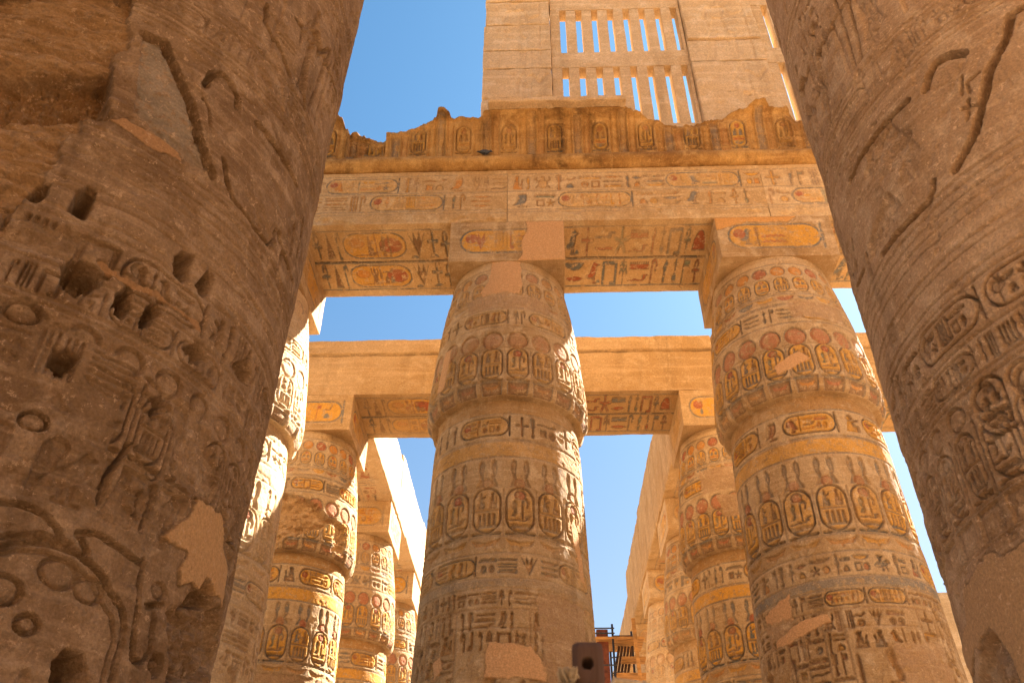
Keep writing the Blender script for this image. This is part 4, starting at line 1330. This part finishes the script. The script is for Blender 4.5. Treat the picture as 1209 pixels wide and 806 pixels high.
def nave_bands(c, side, u0, u1, D):
    ring = lambda z, w=.009, d=.014: c.hline(z, w, d)
    for z in (7.62, 7.56, 7.28, 7.22, 7.16, 5.93, 5.86, 5.78, 5.70, 5.62, 5.45, 5.38, 5.22, 5.15, 4.80, 4.57, 4.52):
        ring(z, .007 if z in (7.56, 7.22, 5.78, 5.62, 5.38) else .011)
    c.text(u0, u1, 7.31, 7.52, D * .3, None, 0, None, .1)
    c.text(u0, u1, 4.84, 5.12, D * .9, None, 0, None, .3, None, 2.3)
    c.text(u0, u1, 4.585, 4.77, D * .6, None, 0, None, .2, None, 2.4)
    n = 42; w = (u1 - u0) / n
    for i in range(n):      # frieze: discs over tall rings
        u = u0 + (i + .5) * w
        c.disc(u, 4.41, .095, .085, D * .7, None, 0, None, .8)
        c.vcart(u - .40 * w, 3.86, u + .40 * w, 4.30, D * .7, i % 2, None)
        c.vline(u + .5 * w, 3.86, 4.32, .008, D * .5)
        c.poly([(u - .38 * w, 3.82), (u + .38 * w, 3.82), (u + .38 * w, 3.64), (u - .38 * w, 3.64)], D * .5, None, 0, None, .6)
    ring(3.84); ring(3.62)
    # scene above: standing figures with columns of text
    u = u0 + .5
    while u < u1 - 1.2:
        far_ = (u + 1 < -1.4) or (u > 2.3) if side == 0 else (u + 1 < -2.5) or (u > .5)
        if far_:
            c.stamp('god' if int(u * 3) % 2 else 'goddess', u, 5.95, u + 1.0, 7.15, D, None, 0)
            c.stamp('throne', u, 2.2, u + 1.1, 3.6, D, None, 0)
        u += 1.1
    # upper register
    u = u0 + .2; k = 0
    while u < u1 - .8:
        c.poly([(u, 8.5), (u + .34, 8.5), (u + .34, 7.72), (u, 7.72)], D * .5, None, 0, None, .75)
        c.stamp('goddess' if k % 2 else 'god', u + .42, 7.72, u + 1.05, 8.95, D * .9)
        c.vline(u + 1.12, 7.7, 9.2, .012, D * .6)
        for j in range(3):
            c.quadrat(u + 1.17, 8.9 - .3 * j, u + 1.42, 9.15 - .3 * j, D * .6, None, 0)
        u += 1.5; k += 1
    for z in (9.3, 9.4, 10.5, 10.6):
        ring(z, .02)
    c.text(u0, u1, 9.5, 10.4, D, None, 0)


def nave_left(c, D):
    L = NL
    # seated row and large rings low on the shaft
    c.rough([(-1.3, 4.5), (.55, 4.45), (.62, 3.7), (.3, 3.45), (-1.3, 3.4)], .012, .03, 3, 4, None, .6, .06)
    for k in ('g_arc', 'g_arc2', 'g_snake', 'g_snake2', 'g_cup', 'g_neck', 'g_neck2', 'gdiag', 'g_han', 'g_loop'):
        c.groove(L[k], .015, .12)
    arc = np.array(L['g_arc']); c.groove([(a - .05 * (1 if i > 3 else .3), b - .05) for i, (a, b) in enumerate(arc)], .008, D * .7)
    for k, r in (('disc1', .105), ('disc2', .09), ('disc3', .10), ('disc4', .062), ('disc5', .075), ('disc6', .045)):
        u, v = L[k][0]; c.disc(u, v, r, r * .75, D * 1.3, None, 0, None, .75)
    u, v = L['d7'][0]; c.disc(u, v, .10, .07, D * 1.4, None, 0, None, .7)
    c.disc(L['ringsm'][0][0], L['ringsm'][0][1], .05, .04, D, None, 0, None, 0, .01)
    c.disc(1.33, 2.93, .04, .05, D, None, 0, None, 0, .01)
    # great crown, face, limbs
    c.poly(L['crown'], .03, (.27, .24, .18), .45, None, .2, .02)
    c.poly(L['block'], -.02, None, 0, None, .3, .01)
    c.groove(L['g_crown'], .030, .15); c.groove(L['g_wig'], .027, .14); c.groove(L['g_face'], .008, D * .6)
    for k in ('g_arm',): c.groove(L[k], .026, .12)
    for k in ('g_low', 'g_leg1', 'g_leg2', 'g_leg3'): c.groove(L[k], .018, .11)
    for k in ('g_up1', 'g_up4', 'g_up5', 'g_up6', 'g_leg4'): c.groove(L[k], .021, .10)
    c.text(.80, 1.02, 7.93, 8.14, D * .5, None, 0)
    for u_, g_ in ((.02, 'throne'), (.55, 'goddess'), (-.7, 'king'), (1.5, 'god'), (2.0, 'goddess')):
        c.stamp(g_, u_, 2.2, u_ + .62, 3.3 if u_ > 1.3 else 2.75, D * .7)
    for u_, g_ in ((-.1, 'owl'), (.15, 'feather'), (.30, 'vulture'), (.62, 'man'), (.95, 'reed')):
        c.stamp(g_, u_, 3.5, u_ + .3, 3.82, D * .6)
    c.text(-1.2, 1.1, 4.12, 4.42, D * .6, None, 0, None, 0, None)
    c.weather(.3, .6, 1.2, .2, .006, .016, .3, .016)
    # losses
    c.rough([(-1.3, 6.9), (-.3, 7.35), (-.21, 6.95), (-.2, 6.27), (-.11, 6.06), (-.23, 6.0), (-.26, 5.49), (-.3, 5.2), (-.38, 5.06), (-1.3, 5.0)], .07, .11, 1.5, 7, (.36, .2, .085), .7, .07, .02)
    c.rough([(-1.3, 6.2), (-.67, 6.29), (-.21, 6.49), (-.16, 6.28), (-.13, 6.05), (-.4, 5.93), (-.64, 5.78), (-1.3, 5.8)], .24, .08, 9, 9, (.25, .125, .045), .8, .03, .025)
    c.patch(L['strip'], -.012, (.38, .2, .085), .03); c.patch(L['plast2'], -.012, (.36, .19, .08), .04)
    c.rough([(-.3, 5.1), (.05, 5.05), (.05, 4.85), (-.3, 4.85)], .03, .05, 4, 9, None)
    c.rough([(.9, 4.35), (1.25, 4.35), (1.45, 3.95), (1.1, 3.9)], .03, .03, 12, 9, None, .5, .05)
    c.rough(L['erod'], .10, .11, 5, 7, None, .5, .05)
    c.patch(L['plast'], .004, (.50, .285, .125), .055)
    for k in ('h1', 'h2', 'h3', 'h4', 'h5', 'h6', 'h7', 'h8', 'h9', 'h10', 'h11', 'h12', 'h13'):
        c.hole(L[k], .26 if k != 'h13' else .12)


def nave_right(c, D):
    R = NRT
    c.poly(R['wig'], .02, None, 0, None, .7, .005)
    for k, w, d in (('g_crown', .032, .15), ('g_wig', .029, .14), ('g_arm', .026, .14), ('g_low', .020, .11)):
        c.groove(R[k], w, d)
    for k in ('f1', 'f2', 'f3', 'f4'): c.groove(R[k], .011, .05)
    for k in ('s1', 's2', 's3', 's4', 's5'): c.groove(R[k], .018, .09)
    for k in ('p1', 'p2', 'p3', 'p4'): c.groove(R[k], .017, .08)
    u, v = R['d4'][0]; c.vcart(u - .13, v - .2, u + .13, v + .2, D, 2, None)
    c.disc(-.62, 4.35, .13, .12, D, None, 0, None, .8)
    c.band(6.06, 6.9, (.36, .26, .17), .0)
    c.weather(.3, .6, 1.2, .15, .005, .014, .3, .010)
    c.rough(R['er'], .035, .04, 8, 8, None)
    c.rough([(-1.5, 6.2), (-1.1, 6.3), (-1.0, 6.12), (-1.3, 6.02), (-1.55, 6.05)], .03, .03, 9, 9, None)
    c.rough([(-1.15, 6.85), (-.85, 6.85), (-.7, 6.6), (-.95, 6.45), (-1.1, 6.5), (-1.25, 6.7)], .02, .03, 8, 9, None)
    c.rough([(-.9, 3.95), (-.4, 4.1), (-.4, 3.5), (-1.0, 3.5)], .02, .03, 7, 9, None)
    c.patch(R['plast'][:3] + [(-1.36, 3.56), (-1.0, 3.52), (-.3, 3.5), (-.3, 2.6), (-1.41, 2.7)] + R['plast'][6:], .004, (.56, .345, .175), .05)
    c.rough([(-1.46, 3.02), (-1.56, 3.2), (-1.78, 3.16), (-2.1, 3.0), (-2.0, 2.5), (-1.41, 2.5)], .07, .06, 8, 8, None, .5, .03)


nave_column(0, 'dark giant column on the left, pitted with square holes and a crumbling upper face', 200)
nave_column(1, 'dark giant column on the right with a smooth shaft and deep carved figure', 210)


# the opposite side of the nave, behind the photographer: the sun falls on it and it throws warm light back
def turned(o, label):
    r_ = o.copy(); COL.objects.link(r_); r_['label'] = label
    r_.location = (-o.location[0] + .6, -.2 - o.location[1], o.location[2]); r_.rotation_euler = (0, 0, PI)
    r_['group'] = 'opposite colonnade behind the camera'
    for ch_ in list(o.children):
        k_ = ch_.copy(); COL.objects.link(k_); k_.parent = r_
    return r_


for o in [q for q in list(COL.objects) if q.parent is None]:
    n_ = o.name.split('.')[0]; y_ = o.location[1]
    if n_ == 'giant_column' or (n_ in ('architrave', 'papyrus_bud_column') and abs(y_ - Y1) < .1) or n_ in ('cavetto_cornice', 'clerestory_pier', 'window_grille'):
        turned(o, 'sunlit part of the opposite colonnade behind the camera: ' + n_.replace('_', ' '))

# ------------------------------------------------------------------ small things
def tube(pts, r, n=10):
    pts = np.array(pts, float); V = []; F = []
    m = len(pts)
    rr = np.full(m, r) if np.isscalar(r) else np.array(r, float)
    for i in range(m):
        t = pts[min(i + 1, m - 1)] - pts[max(i - 1, 0)]; t /= np.linalg.norm(t) + 1e-9
        a = np.cross(t, (0, 0, 1.0) if abs(t[2]) < .9 else (1.0, 0, 0)); a /= np.linalg.norm(a); b = np.cross(t, a)
        for k in range(n):
            q = 2 * PI * k / n; V.append(pts[i] + rr[i] * (a * math.cos(q) + b * math.sin(q)))
    for i in range(m - 1):
        for k in range(n):
            F.append((i * n + k, i * n + (k + 1) % n, (i + 1) * n + (k + 1) % n, (i + 1) * n + k))
    # caps as fans
    for e_, i in ((0, 0), (1, m - 1)):
        V.append(pts[i]); ci_ = len(V) - 1
        for k in range(n):
            a, b = i * n + k, i * n + (k + 1) % n
            F.append((ci_, b, a, a) if e_ == 0 else (ci_, a, b, b))
    return np.array(V), F


def raw(name, V, F, mat, parent=None, smooth=True, og=(0, 0, 0)):
    me = bpy.data.meshes.new(name)
    F = [tuple(dict.fromkeys(f)) for f in F]
    me.from_pydata([tuple(v - np.array(og)) for v in np.array(V)], [], F)
    for p in me.polygons: p.use_smooth = smooth
    me.color_attributes.new('pigment', 'FLOAT_COLOR', 'POINT')
    return link(name, me, mat, parent)


M_WOOD = plain('old_wood', (.075, .036, .02), .8, 9, .4, 0, (1, 1, .15))
M_PLANK = plain('scaffold_plank', (.42, .21, .06), .85, 6, .35, 0, (.3, 1, 1))
M_RUST = plain('rusty_steel', (.16, .045, .022), .8, 5, .4)
M_STEEL = plain('grey_steel', (.06, .065, .075), .5, 8, .3, .4)
M_ROPE = plain('frayed_rope', (.48, .36, .22), .95, 60, .35)


def unpx(px, py, dist):
    v = _fw + _rt * (px - 604.5) / F_PX - _up * (py - 403) / F_PX
    return np.array([0, 0, 1.6]) + v * dist


# pigeons
def pigeon(loc, rz, label, s=1.0):
    secs = [(-.17, .055, .012, .004), (-.11, .062, .030, .010), (-.05, .085, .052, .045), (.02, .10, .058, .058), (.075, .112, .050, .055), (.11, .14, .032, .034), (.125, .17, .028, .030), (.145, .185, .026, .026), (.165, .182, .016, .016), (.185, .176, .006, .005), (.205, .17, .002, .002)]
    V = []; F = []; n = 12
    for x, z, ry, rz_ in secs:
        for k in range(n):
            a = 2 * PI * k / n
            V.append((x, ry * math.cos(a), z + rz_ * math.sin(a)))
    for i in range(len(secs) - 1):
        for k in range(n):
            F.append((i * n + k, i * n + (k + 1) % n, (i + 1) * n + (k + 1) % n, (i + 1) * n + k))
    F.append(tuple(range(n))[::-1]); F.append(tuple((len(secs) - 1) * n + k for k in range(n)))
    for sy in (-.022, .022):
        TV, TF = tube([(.02, sy, .07), (.03, sy, .0), (.06, sy, .002)], .006, 6)
        o_ = len(V); V += [tuple(v) for v in TV]; F += [tuple(q + o_ for q in f) for f in TF]
    o = raw('pigeon', [np.array(v) * s for v in V], F, M_BIRD)
    o.location = loc; o.rotation_euler = (0, 0, rz)
    tag(o, label, 'bird')


M_BIRD = plain('pigeon_feathers', (.045, .05, .06), .6, 30, .5)
pigeon((-1.05, FY - .13, ZT + .365), R_(20), 'dark pigeon perched on the ledge under the broken cornice', 1.0)
pigeon((.26, CY - .12, 17.13), R_(80), 'dark pigeon at the foot of the left clerestory pier', 1.1)

# scaffold between the far columns
sc_o = (2.9, 34.5, 0)
root = empty('scaffold', sc_o, 'steel and timber scaffold far back in the gap between the middle and right columns', 'scaffold')


def bxo(name, lo, hi, mat, parent, og, rot=None, cen=None):
    lo = np.array(lo, float); hi = np.array(hi, float)
    b = min(.012, float((hi - lo).min()) * .2)
    V = []
    for sx in (0, 1):
        for sy in (0, 1):
            for sz in (0, 1):
                V.append((hi[0] if sx else lo[0], hi[1] if sy else lo[1], hi[2] if sz else lo[2]))
    F = [(0, 1, 3, 2), (4, 6, 7, 5), (0, 4, 5, 1), (2, 3, 7, 6), (0, 2, 6, 4), (1, 5, 7, 3)]
    V = np.array(V)
    if rot is not None:
        m = (lo + hi) / 2; V = (V - m) @ np.array(rot).T + m
    o = raw(name, V, F, mat, parent, False, og)
    md = o.modifiers.new('bevel', 'BEVEL'); md.width = b; md.segments = 2
    return o


def rotY(a):
    c_, s_ = math.cos(a), math.sin(a); return [[c_, 0, s_], [0, 1, 0], [-s_, 0, c_]]


for x, y in ((1.2, 34.0), (2.9, 34.0), (1.2, 35.6), (2.9, 35.6), (3.75, 34.9)):
    V, F = tube([(x, y, 0), (x, y, 13.12 if x > 2 else 12.9)], .045); raw('pole', V, F, M_STEEL, root, True, sc_o)
for z in (12.94, 12.74, 11.5, 10.4):
    V, F = tube([(.4, 33.94, z), (2.98, 33.94, z)], .028); raw('guard_rail', V, F, M_STEEL, root, True, sc_o)
for y in (33.9, 34.2, 34.5, 34.8, 35.1, 35.4):
    bxo('deck_plank', (.3, y, 12.52 + .004 * (y % .5)), (4.15, y + .27, 12.60), M_PLANK, root, sc_o)
bxo('steel_post', (2.28, 34.3, 0), (2.74, 34.7, 13.02), M_RUST, root, sc_o)
for z, x0 in ((11.74, 3.2), (11.12, 2.95)):
    for y in (34.0, 34.35):
        bxo('deck_plank', (x0, y, z), (4.15, y + .3, z + .11), M_PLANK, root, sc_o)
for i in range(5):
    x = 3.02 + .13 * i
    bxo('leaning_board', (x, 34.75 + .02 * i, 11.3), (x + .1, 34.8 + .02 * i, 12.5), M_WOOD, root, sc_o, rotY(.22))
bxo('diagonal_plank', (3.75, 33.78, 9.2), (3.9, 33.84, 13.3), M_PLANK, root, sc_o, rotY(-.04))
for z in (10.6, 11.2, 11.8):
    V, F = tube([(2.78, 34.0, z), (3.4, 35.5, z + .5)], .025); raw('brace', V, F, M_STEEL, root, True, sc_o)
for i in range(3):
    bxo('spare_board', (2.95 + .1 * i, 34.0 + .3 * i, 12.61), (3.65, 34.2 + .3 * i, 12.68 + .02 * i), M_WOOD, root, sc_o)

# wooden stake with a hole, a rope tied to it
pc_ = unpx(692, 759, 1.12)
w_ = .0245
sx, sy, szt = pc_[0], pc_[1], pc_[2]
root = empty('wooden_stake', (sx, sy, 0), 'dark wooden stake with a round hole at the bottom edge of the photo', 'stake')


def stake_front(c):
    hp = unpx(692, 795, 1.12)
    c.disc(hp[0], hp[2], .0068, .0068, .03, None, 0, None, 0)
    U, V = c.U[None, :], c.V[:, None]
    c.H += (fbm(U * 160, V * 12, 4, 3) - .5) * .004


hd = rstone((sx - w_, sy - .0225, szt - .16), (sx + w_, sy + .0225, szt), .0016, .017, 5, {'front': stake_front}, .0015)
lo_ = rstone((sx - w_, sy - .0225, -.3), (sx + w_, sy + .0225, szt - .16), .01, .016, 6, {}, .001)
V, F, Cc = hd
mesh_np('stake_head', V - np.array((sx, sy, 0)), F, M_WOOD, root, np.zeros((len(V), 4)))
V, F, Cc = lo_
mesh_np('stake_foot', V - np.array((sx, sy, 0)), F, M_WOOD, root, np.zeros((len(V), 4)))

rz_ = unpx(692, 812, 1.12)[2]
pts = [(sx + .030 * math.cos(a), sy + .029 * math.sin(a), rz_ - .022 + .0010 * a) for a in np.linspace(-.3, -.3 + 2 * PI * .98, 40)]
e1 = unpx(725, 803, 1.10); e2 = unpx(760, 808, 1.09); e3 = unpx(830, 832, 1.08)
pts += [tuple(e1), tuple(e2), tuple(e3), (e3[0] + .6, e3[1] - .05, e3[2] - .12)]
V, F = tube(pts, .0045, 8)
root = empty('rope', (sx, sy, rz_), 'beige rope with a frayed end tied round the dark wooden stake', 'rope')
raw('rope_line', V, F, M_ROPE, root, True, (sx, sy, rz_))
rg_ = np.random.default_rng(4); V = []; F = []
b0 = unpx(672, 812, 1.09)
for i in range(150):
    tp = unpx(657 + 26 * rg_.random(), 786 + 14 * abs(rg_.normal(0, .5)), 1.09 + .02 * rg_.normal())
    st_ = b0 + rg_.normal(0, .004, 3)
    md_ = (st_ + tp) / 2 + rg_.normal(0, .003, 3)
    TV, TF = tube([st_, md_, tp], [.0016, .0013, .0005], 5)
    o_ = len(V); V += list(TV); F += [tuple(q + o_ for q in f) for f in TF]
raw('frayed_end', V, F, M_ROPE, root, True, (sx, sy, rz_))
